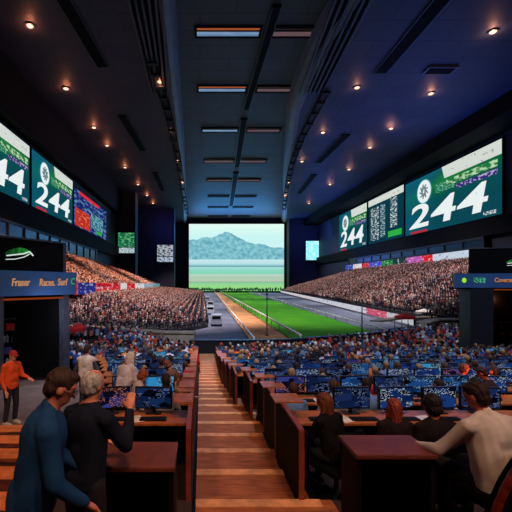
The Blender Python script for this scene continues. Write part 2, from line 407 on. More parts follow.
# ------------------------------------------------------------------ hall shell
H = 50.0
Lc = [(30, -4.2), (67, -4.5), (100, -5.0), (142, -5.6), (200, -7.4), (260, -9.2), (309, -10.5)]
Rc = [(30, 27), (67, 24.5), (85, 23), (110, 25), (142, 31), (190, 41), (250, 55), (309, 66)]
ys = [30, 50, 67, 80, 95, 110, 130, 150, 175, 200, 230, 265, 309]
b = MB()
for a, c in zip(ys, ys[1:]): b.quad([(interp(a, Lc), a, H+3.4), (interp(c, Lc), c, H+3.4), (interp(c, Rc), c, H+3.4), (interp(a, Rc), a, H+3.4)])
struct(b, 'ceiling', M_ceil_mid)
b = MB()
for a, c in zip(ys, ys[1:]): b.quad([(-46, a, H), (-46, c, H), (interp(c, Lc)-3, c, H), (interp(a, Lc)-3, a, H)])
struct(b, 'ceiling', M_ceil_left)
b = MB()
for a, c in zip(ys, ys[1:]): b.quad([(interp(a, Rc)+4, a, H), (interp(c, Rc)+4, c, H), (91, c, H), (91, a, H)])
struct(b, 'ceiling', M_ceil_right)
def fascia(Cv, sgn, w, name):
    b = MB(); prof = [(0, 3.4), (.15, 1.2), (.35, .2), (.7, -.35), (1, 0)]
    for a, c in zip(ys, ys[1:]):
        for (u, z), (u2, z2) in zip(prof, prof[1:]):
            b.quad([(interp(a, Cv)+sgn*w*u, a, H+z), (interp(c, Cv)+sgn*w*u, c, H+z), (interp(c, Cv)+sgn*w*u2, c, H+z2), (interp(a, Cv)+sgn*w*u2, a, H+z2)])
    struct(b, name, M_fascia)
fascia(Lc, -1, 3, 'trim_1'); fascia(Rc, 1, 4, 'trim_2')
b = MB(); b.box((-46.5, 30, FIELD), (-45.4, 312, H+4)); struct(b, 'wall_left', M_wall)
b = MB(); b.box((90.6, 30, FIELD), (91.6, 312, H+4)); struct(b, 'wall_right', M_wall)
b = MB(); b.box((-46, 310.5, FIELD), (91, 312, H+5)); struct(b, 'wall_back', M_wall)
b = MB(); b.box((-45.4, 206, -1), (-35, 214, H)); struct(b, 'wall_pier_left', M_wall)
b = MB(); b.box((-45.4, 252, FIELD), (-17, 260, H)); struct(b, 'wall_pier_left', M_wall)
b = MB(); b.box((68.5, 292, FIELD), (90.6, 300, H)); struct(b, 'wall_pier_right', M_wall)
# soffits projecting over the wall screens
b = MB(); b.box((-45.4, 60, 37.4), (-42.5, 206, H)); struct(b, 'soffit_left', M_black)
b = MB(); b.box((90.6, 60, 45), (80, 292, H)); struct(b, 'soffit_right', M_black)
b = MB(); b.box((-45.4, 60, 14.5), (-43.6, 206, 20)); struct(b, 'soffit_left', M_black)
b = MB(); b.box((90.6, 60, 15), (88.8, 292, 20.2)); struct(b, 'soffit_right', M_black)

# ------------------------------------------------------------------ ceiling fixtures
M_glowB = led('slot_tube_blue', [(0, (150, 190, 235)), (.5, (120, 165, 215))], .55, 2, .6)
M_glowO = emat('slot_tube_orange', (220, 112, 62), .5)
M_glowP = emat('slot_tube_pink', (160, 128, 136), .32)
slots = [(32, 196, 260, 272, 323), (89, 198, 246, 257, 297), (130, 202, 238, 247, 280), (161, 204, 234, 239, 266), (180, 207, 231, 236, 260), (196, 208, 229, 234, 256), (207, 208, 228, 233, 253), (216, 208, 227, 232, 250)]
names = ['nearest', 'second', 'third', 'fourth', 'fifth', 'sixth', 'seventh', 'farthest']
for i, (py, a, c, d, e) in enumerate(slots):
    Y = F*(H+3.2)/(VY-py)
    for side, (p, q) in enumerate(((a, c), (d, e))):
        X0, X1 = (p-VX)*Y/F, (q-VX)*Y/F; w = 1.5 if i < 3 else 2.2
        t = empty('ceiling_light_slot', (0, Y, H+3.3))
        fr = MB(); fr.box((X0-.3, -w-.4, -.25), (X1+.3, -w, 0)); fr.box((X0-.3, w, -.25), (X1+.3, w+.4, 0)); fr.box((X0-.3, -w, -.25), (X0, w, 0)); fr.box((X1, -w, -.25), (X1+.3, w, 0)); fr.box((X0, -w, -.04), (X1, w, 0))
        fr.build('frame', M_black, t)
        if i < 5:
            m = M_glowB if (side == 0 and i < 3) else M_glowP
            if True:
                g_ = MB(); g_.box((X0+.2, w*.0, -.2), (X1-.2, w*.8 , -.06)); g_.f = g_.f; 
                for k in range(6): g_.uv[k] = [(0,0),(1,0),(1,1),(0,1)]
                g_.build('light_tube', m, t)
        if i < 4:
            g_ = MB(); g_.box((X0+.2, -w*.75, -.2), (X1-.2, -w*.5, -.06)); g_.build('warm_tube', M_glowO if (side == 0 and i < 2) else mat('dull_red_strip', (120, 60, 50), .5), t)
        tag(t, '%s %s light slot of the central ceiling, %s of the long dark track' % (names[i], ('lit' if i < 5 else 'dark'), 'left' if side == 0 else 'right'), 'ceiling light', 'light slots across the central ceiling')
def ctrack(px0, py0, px1, py1, w, label, name='ceiling_track', hh=H+3.3, raised=.6):
    Ya, Yb = F*hh/(VY-py0), F*hh/(VY-py1); A = Vector(((px0-VX)*Ya/F, Ya, hh)); B = Vector(((px1-VX)*Yb/F, Yb, hh))
    t = empty(name, A); d = B-A; m = MB(); m.bar((0,0,-raised/2), (d.x, d.y, -raised/2), w, raised); m.build('body', M_black, t)
    m = MB()
    for s in (-1, 1): m.bar((s*w/2, 0, -raised), (d.x+s*w/2, d.y, -raised), .14, .14)
    m.build('edge_rails', M_steel, t); tag(t, label, 'ceiling track'); return t
ctrack(277, 4, 246, 108, 1.7, 'nearest long black track running down the central ceiling')
ctrack(244, 118, 237, 166, 2.1, 'second black track of the central ceiling, beyond the nearest one')
ctrack(236, 172, 231, 205, 2.6, 'black track of the central ceiling closest to the big screen')
lab = ['nearest', 'middle', 'farthest']
for i, q in enumerate([(60, -8, 103, 66), (122, 115, 143, 150), (155, 172, 163, 190)]):
    ctrack(*q, 2.6, '%s of the black slots in the dark left ceiling' % lab[i], 'ceiling_slot', H, .35)
for i, q in enumerate([(452, -14, 380, 72), (346, 134, 318, 162), (314, 174, 299, 193)]):
    ctrack(*q, 3.0, '%s of the black slots in the blue right ceiling' % lab[i], 'ceiling_slot', H, .35)
def grille(xs0, xs1, ya, yb, label):     # long ribbed vent
    t = empty('ceiling_grille', (0, 0, H)); n = 5
    Ya, Yb = F*H/(VY-ya), F*H/(VY-yb); m = MB()
    for k in range(n+1):
        f = k/n; xa = (lerp(xs0[0], xs1[0], f)-VX)*Ya/F; xb = (lerp(xs0[1], xs1[1], f)-VX)*Yb/F
        m.bar((xa, Ya, -.3), (xb, Yb, -.3), .45, .6)
    m.build('slats', M_steel, t)
    m = MB(); P = [((xs0[0]-VX)*Ya/F, Ya), ((xs1[0]-VX)*Ya/F, Ya), ((xs1[1]-VX)*Yb/F, Yb), ((xs0[1]-VX)*Yb/F, Yb)]
    m.quad([(x, y, -.06) for x, y in P][::-1]); m.quad([(x, y, -.02) for x, y in P]); m.build('backing', M_black, t)
    tag(t, label, 'vent')
grille((128, 152), (162, 168), -4, 92, 'long ribbed black vent beside the left edge of the central ceiling')
grille((336, 300), (372, 322), -4, 92, 'long ribbed black vent beside the right edge of the central ceiling')
def railtrack(pts, label):
    t = empty('lighting_rail', (0, 0, H)); m = MB()
    for off in (-.9, .9):
        q = [((x-VX)*(F*H/(VY-y))/F+off, F*H/(VY-y)) for x, y in pts]
        for a, c in zip(q, q[1:]): m.bar((a[0], a[1], -.5), (c[0], c[1], -.5), .35, .35)
    m.build('rails', M_black, t)
    for i in range(18):
        m = MB()
        f = i/17*(len(pts)-1); k = min(int(f), len(pts)-2); x = lerp(pts[k][0], pts[k+1][0], f-k); y = lerp(pts[k][1], pts[k+1][1], f-k); Yq = F*H/(VY-y)
        X = (x-VX)*Yq/F; m.box((X-1.1, Yq-.5, -1.1), (X+1.1, Yq+.5, -.5)); m.box((X-.2, Yq-.2, -.6), (X+.2, Yq+.2, 0)); m.build('spotlight_head', M_dark, t)
    tag(t, label, 'lighting rail')
railtrack([(152, 60), (168, 110), (178, 155), (184, 195), (187, 212)], 'black lighting rail along the left side of the central ceiling')
railtrack([(326, 90), (302, 135), (291, 165), (286, 190), (284, 208)], 'black lighting rail along the curved right side of the central ceiling')
# hatch vent on right ceiling, smoke heads
t = empty('ceiling_hatch', at(380, 135/2, F*H/(VY-67))); m = MB(); m.box((-3.4, -1.5, -.5), (3.4, 1.5, 0)); m.build('hatch_frame', M_steel, t); m = MB(); m.box((-2.9, -1.1, -.6), (2.9, 1.1, -.5)); m.build('hatch_flap', M_black, t)
t.location = ((440-VX)*H/(VY-69), F*H/(VY-69), H)
tag(t, 'rectangular black hatch in the blue right ceiling', 'hatch')
M_lamp = emat('downlight_glow', (255, 186, 150), 3)
def downlight(px, py, warm, label, group, e=1.0):
    Y = F*H/(VY-py); X = (px-VX)*Y/F
    t = empty('downlight', (X, Y, H)); m = MB(); n = 20; Ro, Ri = .9, .65
    for k in range(n):
        a, c = 2*math.pi*k/n, 2*math.pi*(k+1)/n
        P = lambda r, an, z: (r*math.cos(an), r*math.sin(an), z)
        m.quad([P(Ro, a, 0), P(Ro, c, 0), P(Ro, c, -.25), P(Ro, a, -.25)]); m.quad([P(Ro, a, -.25), P(Ro, c, -.25), P(Ri, c, -.25), P(Ri, a, -.25)]); m.quad([P(Ri, a, -.25), P(Ri, c, -.25), P(Ri, c, -.05), P(Ri, a, -.05)])
    m.build('trim_ring', M_steel, t)
    m = MB(); m.ell((0, 0, -.1), (.6, .6, .35), seg=16, rings=8); m.build('lamp_lens', M_lamp, t, smooth=True)
    tag(t, label, 'downlight', group)
    l = bpy.data.lights.new('downlight_bulb', 'POINT'); l.energy = 420*e; l.color = warm; l.shadow_soft_size = .3
    o = bpy.data.objects.new('downlight_bulb', l); COL.objects.link(o); o.location = (X, Y, H-.95)
def dlo(px, py):
    for row in ([(30, 25), (66, 88), (94, 127), (107, 145), (125, 167), (138, 184), (147, 195), (153, 203)], [(160, 81), (171, 130), (178, 160), (183, 182)],
                [(493, 31), (431, 93), (391, 128), (370, 147), (349, 169), (330, 184), (309, 203)], [(357, 87), (323, 132), (302, 161), (289, 182), (285, 195)]):
        if (px, py) in row: i = row.index((px, py)); return 'nearest' if i == 0 else 'farthest' if i == len(row)-1 else names[i]
LW, RW = (1, .3, .14), (1, .42, .24)
for px, py in [(30, 25), (66, 88), (94, 127), (107, 145), (125, 167), (138, 184), (147, 195), (153, 203)]:
    downlight(px, py, LW, '%s glowing round downlight in the outer row of the left ceiling' % dlo(px, py), 'outer row of downlights in the left ceiling')
for px, py in [(160, 81), (171, 130), (178, 160), (183, 182)]:
    downlight(px, py, LW, '%s glowing downlight beside the left lighting rail' % dlo(px, py), 'inner row of downlights in the left ceiling', .6)
for px, py in [(493, 31), (431, 93), (391, 128), (370, 147), (349, 169), (330, 184), (309, 203)]:
    downlight(px, py, RW, '%s glowing round downlight in the outer row of the blue right ceiling' % dlo(px, py), 'outer row of downlights in the right ceiling')
for px, py in [(357, 87), (323, 132), (302, 161), (289, 182), (285, 195)]:
    downlight(px, py, RW, '%s glowing downlight beside the curved right lighting rail' % dlo(px, py), 'inner row of downlights in the right ceiling', .6)

# ------------------------------------------------------------------ main screen
def big_picture():
    g = G('landscape_picture'); tc = g.n('ShaderNodeTexCoord'); uv = tc.outputs['UV']; sp = g.n('ShaderNodeSeparateXYZ'); g.L.new(uv, sp.inputs[0])
    u, v = sp.outputs[0], sp.outputs[1]
    nz = g.noise(g.mapv(uv, (9, 4, 1)), 1, 4); n2 = g.noise(g.mapv(uv, (46, 34, 1)), 1, 3, .7)
    c = g.ramp(v, [(0, (120, 205, 110)), (.06, (150, 226, 130)), (.12, (150, 205, 150)), (.135, (120, 190, 150)), (.15, (196, 200, 176)), (.2, (170, 206, 180)), (.24, (196, 214, 196)),
                   (.26, (130, 215, 180)), (.33, (150, 222, 205)), (.35, (180, 230, 225)), (.365, (96, 150, 165)), (.385, (150, 205, 215)), (.41, (190, 228, 236)), (.47, (205, 238, 240)), (.8, (196, 240, 238)), (1, (222, 248, 238))])
    hm = g.ramp(u, [(0, .76), (.12, .78), (.22, .8), (.3, .84), (.38, .88), (.45, .86), (.52, .8), (.6, .75), (.7, .7), (.82, .68), (1, .64)], gray=True)
    hm2 = g.m_('ADD', hm, g.m_('MULTIPLY', g.m_('SUBTRACT', nz, .5), .1))
    mk = g.m_('MULTIPLY', g.m_('LESS_THAN', v, hm2), g.m_('GREATER_THAN', v, .47))
    n3 = g.noise(g.mapv(uv, (22, 16, 1)), 1, 2, .5)
    mc = g.ramp(n3, [(.3, (86, 158, 176)), (.7, (146, 206, 214))])
    c = g.mix(mk, c, mc)
    c = g.mix(g.m_('MULTIPLY', g.m_('LESS_THAN', v, .47), g.m_('MULTIPLY', n2, .25)), c, (90, 150, 150))
    return g.emit(c, 1.05)
t = empty('main_video_screen', (0, 308, 0)); P0, P1 = at(189, 291, 308), at(284, 224, 308)
m = MB(); m.box((P0.x-1, 0, P0.z-1), (P1.x+1, 2, P1.z+1.2)); m.build('cabinet', M_black, t)
m = MB(); m.quad([(P0.x, -.1, P0.z), (P1.x, -.1, P0.z), (P1.x, -.1, P1.z), (P0.x, -.1, P1.z)], uv=True); m.build('picture', big_picture(), t)
tag(t, 'giant bright video screen showing a mountain landscape at the far end', 'screen')
# goal-post like mast in front of the picture on the infield, silhouettes at the foot of screen
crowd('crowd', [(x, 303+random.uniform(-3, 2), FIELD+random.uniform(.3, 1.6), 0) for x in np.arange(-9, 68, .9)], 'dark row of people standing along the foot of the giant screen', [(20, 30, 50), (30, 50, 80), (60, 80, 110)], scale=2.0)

# wall screens
def green_picture(name, seed):
    g = G(name); tc = g.n('ShaderNodeTexCoord'); uv = tc.outputs['UV']; sp = g.n('ShaderNodeSeparateXYZ'); g.L.new(uv, sp.inputs[0])
    u, v = sp.outputs[0], sp.outputs[1]; nz = g.noise(g.mapv(uv, (4, 6, 1), (seed, 0, 0)), 1, 5, .7)
    diag = g.m_('ADD', g.m_('ADD', v, g.m_('MULTIPLY', u, -.25)), g.m_('MULTIPLY', g.m_('SUBTRACT', nz, .5), .35))
    c = g.ramp(diag, [(.1, (16, 88, 104)), (.4, (14, 96, 100)), (.5, (20, 120, 70)), (.68, (30, 150, 70)), (.8, (26, 110, 110)), (1, (20, 120, 150))])
    c = g.mix(g.ramp(u, [(.1, .7), (.45, 0)], gray=True), c, (16, 112, 140))
    return g.emit(c, .62)
M_gp = green_picture('green_board_picture', 1.0)
M_num = emat('board_white', (238, 246, 246), .95)
def speckle(name, bg, fg, sx, sy, th, st=.8, seed=0):
    if name in MATS: return MATS[name]
    g = G(name); tc = g.n('ShaderNodeTexCoord'); nz = g.noise(g.mapv(tc.outputs['UV'], (sx, sy, 1), (seed, seed, 0)), 1, 2)
    return g.emit(g.mix(g.ramp(nz, [(max(th-.06, 0), 0), (th+.06, 1)], gray=True), bg, fg), st)
def wallboard(origin, ux, W, Hh, label, kind, name='video_board'):
    """origin = lower left corner as seen from inside; ux = unit vector to the viewer's right"""
    ux = Vector(ux); n = ux.cross(Vector((0, 0, 1))); n.normalize()
    t = empty(name, origin); R = Matrix((ux, Vector((0, 0, 1)), n)).transposed().to_4x4(); t.matrix_world = Matrix.Translation(Vector(origin)) @ R
    m = MB(); m.box((-.35, -.35, -1.2), (W+.35, Hh+.35, -.05)); m.build('cabinet', M_black, t)
    def q(nm, x0, y0, x1, y1, mt, z):
        k = MB(); k.quad([(x0, y0, z), (x1, y0, z), (x1, y1, z), (x0, y1, z)], uv=True); return k.build(nm, mt, t)
    def disc(cx, cy, rx, ry, mt, z, nm='emblem'):
        k = MB(); s = 28; k.quad([(cx+rx*math.cos(2*math.pi*i/s), cy+ry*math.sin(2*math.pi*i/s), z) for i in range(s)]); o = k.build(nm, mt, t); return o
    if kind == 'num':
        q('picture', 0, 0, W, Hh, M_gp, 0)
        tx = text_mesh('244', Hh*.58, M_num, 'number', t, Matrix.Translation((W*.5, Hh*.28, .12)), .018, .05, .12, 1.06)
        bb = [Vector(c) for c in tx.bound_box]; w = max(c.x for c in bb)-min(c.x for c in bb); hh = max(c.y for c in bb)-min(c.y for c in bb)
        tx.matrix_local = Matrix.Translation((W*.47, Hh*.28, .12)) @ Matrix.Diagonal((W*.84/w, Hh*.42/hh, 1, 1))
        for k_ in range(1): pass
        ex, ey, er = W*.26, Hh*.72, Hh*.19
        er = Hh*.2; erx = min(er, W*.16); disc(ex, ey, erx*1.12, er*1.08, emat('emblem_teal', (90, 180, 200), .8), .06, 'emblem_ring')
        disc(ex, ey, erx, er, M_num, .1)
        k = MB()
        for i in range(9):
            a = i*.7+.3; r = .62; k.cone((ex+erx*r*math.cos(a), ey+er*r*math.sin(a), .13), Hh*.012, (ex+erx*.2*math.cos(a+1.2), ey+er*.3*math.sin(a+1.3), .13), Hh*.016, 6, 1)
        k.build('emblem_drawing', emat('emblem_ink', (130, 150, 160), .7), t)
        k = MB(); k.quad([(W*.5, Hh*.8, .08), (W, Hh*.8, .08), (W, Hh, .08), (W*.47, Hh, .08)], uv=True); k.build('header_strip', speckle('header_text', (232, 240, 232), (60, 70, 70), 12, 3, .68), t)
        q('green_caption', W*.52, Hh*.66, W*.97, Hh*.76, speckle('caption_text', (30, 130, 70), (200, 240, 190), 9, 2, .52), .06)
        q('purple_caption', W*.62, Hh*.56, W*.97, Hh*.63, speckle('caption_text2', (60, 40, 130), (200, 190, 230), 14, 2, .56), .06)
        q('small_caption', W*.4, Hh*.6, W*.6, Hh*.76, speckle('caption_text3', (28, 130, 90), (160, 220, 190), 9, 7, .58), .05)
        q('red_bar', W*.08, Hh*.0, W*.3, Hh*.045, emat('bar_red', (190, 50, 70), .8), .06)
        q('corner_mark', W*.86, Hh*.03, W*.96, Hh*.08, speckle('corner_text', (16, 88, 104), (230, 240, 240), 6, 2, .5), .06)
    if kind == 'list':
        q('picture', 0, 0, W, Hh, emat('list_bg', (14, 74, 92), .55), 0)
        q('header_strip', 0, Hh*.86, W, Hh, speckle('header_text', (232, 240, 232), (60, 70, 70), 12, 3, .68), .08)
        q('number_column', W*.08, Hh*.06, W*.34, Hh*.8, speckle('column_a', (14, 74, 92), (220, 235, 235), 4, 26, .55), .06)
        q('number_column', W*.38, Hh*.1, W*.52, Hh*.8, speckle('column_b', (14, 74, 92), (180, 210, 215), 3, 28, .54, seed=3), .06)
        q('number_column', W*.66, Hh*.25, W*.84, Hh*.84, speckle('column_c', (14, 74, 92), (225, 238, 238), 3, 22, .54, seed=5), .06)
        q('green_block', W*.6, Hh*.06, W*.95, Hh*.18, emat('block_green', (50, 190, 70), .8), .06)
    if kind == 'redblue':
        q('picture', 0, 0, W, Hh, speckle('blue_board', (28, 48, 130), (120, 160, 220), 9, 12, .55, .6), 0)
        q('red_block', W*.02, Hh*.02, W*.42, Hh*.5, speckle('red_board', (214, 50, 40), (250, 150, 110), 5, 7, .6, .75), .06)
        q('cyan_block', W*.45, Hh*.16, W*.86, Hh*.6, speckle('cyan_board', (40, 120, 150), (140, 210, 220), 6, 8, .5, .6), .06)
        q('red_header', W*.12, Hh*.9, W*.72, Hh*1.0, emat('bar_red2', (230, 50, 60), .8), .08)
        q('green_mark', W*.62, Hh*.04, W*.82, Hh*.14, emat('block_green', (50, 190, 70), .8), .07)
    if kind == 'green':
        q('picture', 0, Hh*.28, W, Hh, speckle('small_green', (20, 110, 80), (110, 210, 130), 5, 8, .55, .7), 0)
        q('caption', 0, 0, W, Hh*.26, speckle('small_caption_t', (200, 220, 225), (70, 110, 120), 8, 3, .56, .8), .03)
    if kind == 'grey':
        q('picture', 0, Hh*.34, W, Hh, speckle('grey_pic', (60, 60, 80), (190, 200, 210), 6, 7, .48, .8), 0)
        q('caption', 0, 0, W, Hh*.3, speckle('grey_cap', (40, 50, 90), (190, 205, 225), 6, 3, .45, .8), .03)
    if kind == 'cyan':
        q('picture', 0, 0, W, Hh, speckle('cyan_pic', (130, 220, 240), (190, 245, 250), 4, 5, .55, 1.3), 0)
    tag(t, label, 'screen'); return t
wallboard((-44.6, 70, 20.7), (0, 1, 0), 29.2, 15.2, 'left wall board with white 244, cut off by the edge of the photo', 'num')
wallboard((-44.6, 100.8, 20.7), (0, 1, 0), 32, 15.2, 'left wall board with white 244 and round white emblem, beside the red and blue board', 'num')
wallboard((-44.6, 134.6, 20.9), (0, 1, 0), 46, 13.5, 'red and blue information board on the left wall', 'redblue')
wallboard((89.8, 166, 20.9), (0, -1, 0), 53, 22.4, 'largest right wall board with big white 244', 'num')
wallboard((89.8, 202.4, 20.9), (0, -1, 0), 35, 23, 'right wall board listing columns of small figures', 'list')
wallboard((89.8, 245, 20.9), (0, -1, 0), 40.5, 23, 'smaller looking right wall board with white 244, farthest along the wall', 'num')
wallboard((-44.2, 205, 16.7), (1, 0, 0), 8.8, 11, 'small green screen on the left pier', 'green')
wallboard((-28.3, 251, 14.6), (1, 0, 0), 10.6, 11.2, 'small grey and white screen left of the giant screen', 'grey')
p = at(306, 260, 290); q_ = at(321, 241, 290)
wallboard(tuple(p), (1, 0, 0), q_.x-p.x, q_.z-p.z, 'small bright cyan screen right of the giant screen', 'cyan')
p = at(285, 276, 306)
o = wallboard((p.x+1, 306, p.z), (1, 0, 0), 15, 8, 'faint line display low on the back wall right of the giant screen', 'dim') if False else None

b = MB(); b.box((89.5, 118, -1), (90.6, 232, 8.6)); struct(b, 'wall_grandstand_back', M_wall)
# suites on both sides
M_glass = mat('suite_glass', (9, 13, 30), .35, 0, .3, .15, spec=.3)
t = empty('suite_box', (88, 0, 0)); m = MB(); m.box((0, 118, 11.4), (2.4, 225, 11.9)); m.box((0, 118, 14), (2.4, 225, 14.8)); 
for y in np.arange(118, 226, 9.7): m.box((0, y-.2, 11.9), (.5, y+.2, 14))
m.build('frame', M_dark, t); m = MB(); m.box((.3, 118, 11.9), (.4, 225, 14)); m.build('glazing', M_glass, t)
tag(t, 'long dark glazed box above the right grandstand and its ribbon board', 'glazed box')
t = empty('suite_box', (-45.4, 0, 0)); m = MB(); m.box((0, 70, 9.4), (2.2, 140, 10)); m.box((0, 70, 13.8), (2.2, 160, 14.4))
for y in np.arange(70, 161, 8): m.box((1.7, y-.2, 10), (2.2, y+.2, 14))
m.build('frame', M_dark, t); m = MB(); m.box((1.8, 70, 10), (1.9, 160, 14)); m.build('glazing', M_glass, t)
tag(t, 'long dark glazed box above the left upper tier', 'glazed box')
t = empty('hand_rail', (-43.2, 60, 9.4)); m = MB(); m.bar((0, 0, 1.4), (0, 66, 1.2), .3, .3)
m.build('top_bar', M_steel, t); m = MB()
for y in range(0, 67, 6): m.box((-.1, y-.1, 0), (.1, y+.1, 1.35))
m.build('uprights', M_steel, t); tag(t, 'grey hand rail along the back of the left upper tier', 'rail')

# ------------------------------------------------------------------ near bowl
def zf(Y): return -(2.1+.125*Y)
TY = lambda k: 4.6+1.5*k
TZ = lambda k: zf(TY(k)+.75)
NT = 20
# back platform, left steps and landing
b = MB(); b.box((-9, -2, -2.9), (7, 3.6, -2.35)); struct(b, 'floor', M_carpet)
b = MB(); nb = MB()
for i in range(5):
    y0 = 3.6+i*1.0; z = -2.35-.17*(i+1)
    b.box((-9, y0, z-.8), (-1.9, y0+1.0, z)); nb.box((-9, y0+.62, z), (-1.9, y0+1.0, z+.006))
struct(b, 'floor_steps_left', M_carpet); struct(nb, 'step_nosing', mat('step_orange', (214, 120, 60), .8))
M_land = mat('landing_floor', (112, 92, 84), .8, scale=2)
b = MB(); zl = -2.35-.17*5-.02
b.quad([(-12, 8.6, zl), (-1.9, 8.6, zl), (-3.6, 18, zf(18)), (-14, 18, zf(18))]); b.quad([(-12, 3.6, -3.5), (-9, 3.6, -3.5), (-9, 8.6, zl-.01), (-12, 8.6, zl-.01)]); struct(b, 'floor', M_land)
# central aisle stairs
b = MB(); nb = MB()
for i in range(31):
    y0 = 3.6+i; z = zf(y0+.5); xa, xb = -.05, xe(y0+.5)
    b.box((xa, y0, z-.35), (xe(y0+.5)+.25, y0+1, z), 0); nb.box((xa, y0+.84, z), (xb+.1, y0+1.0, z+.01)); nb.box((xa, y0, z-.02), (xb+.1, y0+.04, z+.012))
struct(b, 'stairs', [M_tread]); struct(nb, 'stair_nosing', M_nosing)
b = MB()
for i in range(31):
    y0 = 3.6+i; z = zf(y0+.5); b.box((-.05, y0-.003, z-.01), (xe(y0)+.1, y0+.0, z+.115))
struct(b, 'stair_risers', M_riser)
# tiers (right and left)
XL = lambda Y: interp(Y, [(4, -1.9), (8, -2.1), (12, -3.2), (17, -4.6), (20, -9), (34, -15)])
XR = lambda Y: .84*Y+1.6
b = MB()
for k in range(NT):
    y0 = TY(k); z = TZ(k); b.box((xe(y0+.7)+.1, y0, z-.6), (XR(y0), y0+1.5, z)); b.box((XL(y0+.7), y0, z-.6), (-.1, y0+1.5, z))
b.box((1.55, 3.6, -3.4), (XR(4), 4.6, -2.62)); b.box((-1.9, 3.6, -3.4), (-.1, 4.6, -2.62))
struct(b, 'seating_tiers', mat('tier_floor', (52, 36, 36), .85))

def desk(x0, x1, k, label, side):
    y0 = TY(k)+.9; z = TZ(k); t = empty('long_desk', ((x0+x1)/2, y0, z)); w = (x1-x0)/2
    m = MB(); m.box((-w, 0, .71), (w, .58, .75)); m.build('worktop', M_wood, t, bevel=.008)
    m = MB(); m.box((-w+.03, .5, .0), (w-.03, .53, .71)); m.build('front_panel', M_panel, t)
    for e in (-1, 1):
        if (side == 'r' and e == -1) or (side == 'l' and e == 1):
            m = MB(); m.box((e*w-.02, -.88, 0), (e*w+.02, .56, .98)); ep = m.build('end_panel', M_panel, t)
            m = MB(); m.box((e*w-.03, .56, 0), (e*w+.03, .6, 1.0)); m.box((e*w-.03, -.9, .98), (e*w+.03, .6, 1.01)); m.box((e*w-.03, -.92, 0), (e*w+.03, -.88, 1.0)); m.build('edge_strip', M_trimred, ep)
            if k < 10:
                m = MB(); m.box((e*w-.12, .1, 1.01), (e*w+.3, .55, 1.03)) if side == 'r' else m.box((e*w-.26, .1, 1.01), (e*w+.03, .55, 1.03)); m.build('ledge', M_wood, t)
    n = int((x1-x0)/1.8); 
    for i in range(1, n+1):
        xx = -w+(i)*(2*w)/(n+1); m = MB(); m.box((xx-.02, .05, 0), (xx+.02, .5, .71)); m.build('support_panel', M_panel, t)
    tag(t, label, 'desk', 'long desks on the seating tiers'); return t
ordn = ['nearest', 'second', 'third', 'fourth', 'fifth', 'sixth', 'seventh', 'eighth', 'ninth', 'tenth', 'eleventh', 'twelfth', 'thirteenth', 'fourteenth', 'fifteenth', 'sixteenth', 'seventeenth', 'eighteenth', 'nineteenth', 'farthest']
NDESK = 14
for k in range(NDESK):
    y = TY(k)+1.2
    desk(xe(y)+.12, XR(TY(k))-.2, k, '%s long wooden desk right of the central stairs' % ordn[k], 'r')
    desk(XL(y)+.15, -.14, k, '%s wooden desk left of the central stairs' % ordn[k], 'l')
def nth(i):
    return (['first'] + ordn[1:-1])[i] if i < 19 else '%d%s' % (i+1, {1: 'st', 2: 'nd', 3: 'rd'}.get((i+1) % 10, 'th'))
# monitors
def make_monitor(i):
    t = empty('monitor'); w, h = .29, .34
    m = MB(); m.box((-w, -.02, .08), (w, .03, .08+h)); m.box((-w*.6, .03, .12), (w*.6, .06, .06+h)); m.build('casing', M_bezel, t, bevel=.006)
    m = MB(); m.quad([(-w+.02, -.024, .1), (w-.02, -.024, .1), (w-.02, -.024, .06+h), (-w+.02, -.024, .06+h)], uv=True); m.build('screen', M_SCR[i], t)
    m = MB(); m.bar((0, .04, 0), (0, .04, .2), .05, .03); m.build('stand', M_bezel, t)
    m = MB(); m.box((-.12, -.05, 0), (.12, .1, .015)); m.build('foot', M_bezel, t, bevel=.005)
    return t
protoM = [make_monitor(i) for i in range(5)]; usedM = [False]*5
nmon = 0
adj = ['blue and pale', 'blue and white', 'bright cyan', 'violet and orange', 'dim blue']
for k in range(12):
    y = TY(k)+.9+.42; z = TZ(k)+.75
    for side in ('r', 'l'):
        x0, x1 = (xe(y)+.5, min(XR(TY(k))-.6, .84*y)) if side == 'r' else (XL(y)+.6, -.5)
        pitch = .66 if k < 7 else .95
        x = x0+.08*random.random(); cnt = 0
        while x < x1:
            if random.random() < (.92 if k < 6 else .45):
                i = random.choices(range(5), [3, 3, 1.4, .6, 4])[0]
                t = protoM[i] if not usedM[i] else copy_tree(protoM[i]); usedM[i] = True
                t.location = (x, y, z); t.rotation_euler[2] = random.uniform(-.16, .16)
                rowd = ordn[k]
                tag(t, 'monitor with %s picture, %s desk %s of stairs, %s from its left end' % (adj[i], rowd, 'right' if side == 'r' else 'left', nth(cnt)), 'monitor', 'monitors on the long desks')
                nmon += 1; cnt += 1
            x += pitch*random.uniform(.93, 1.1)
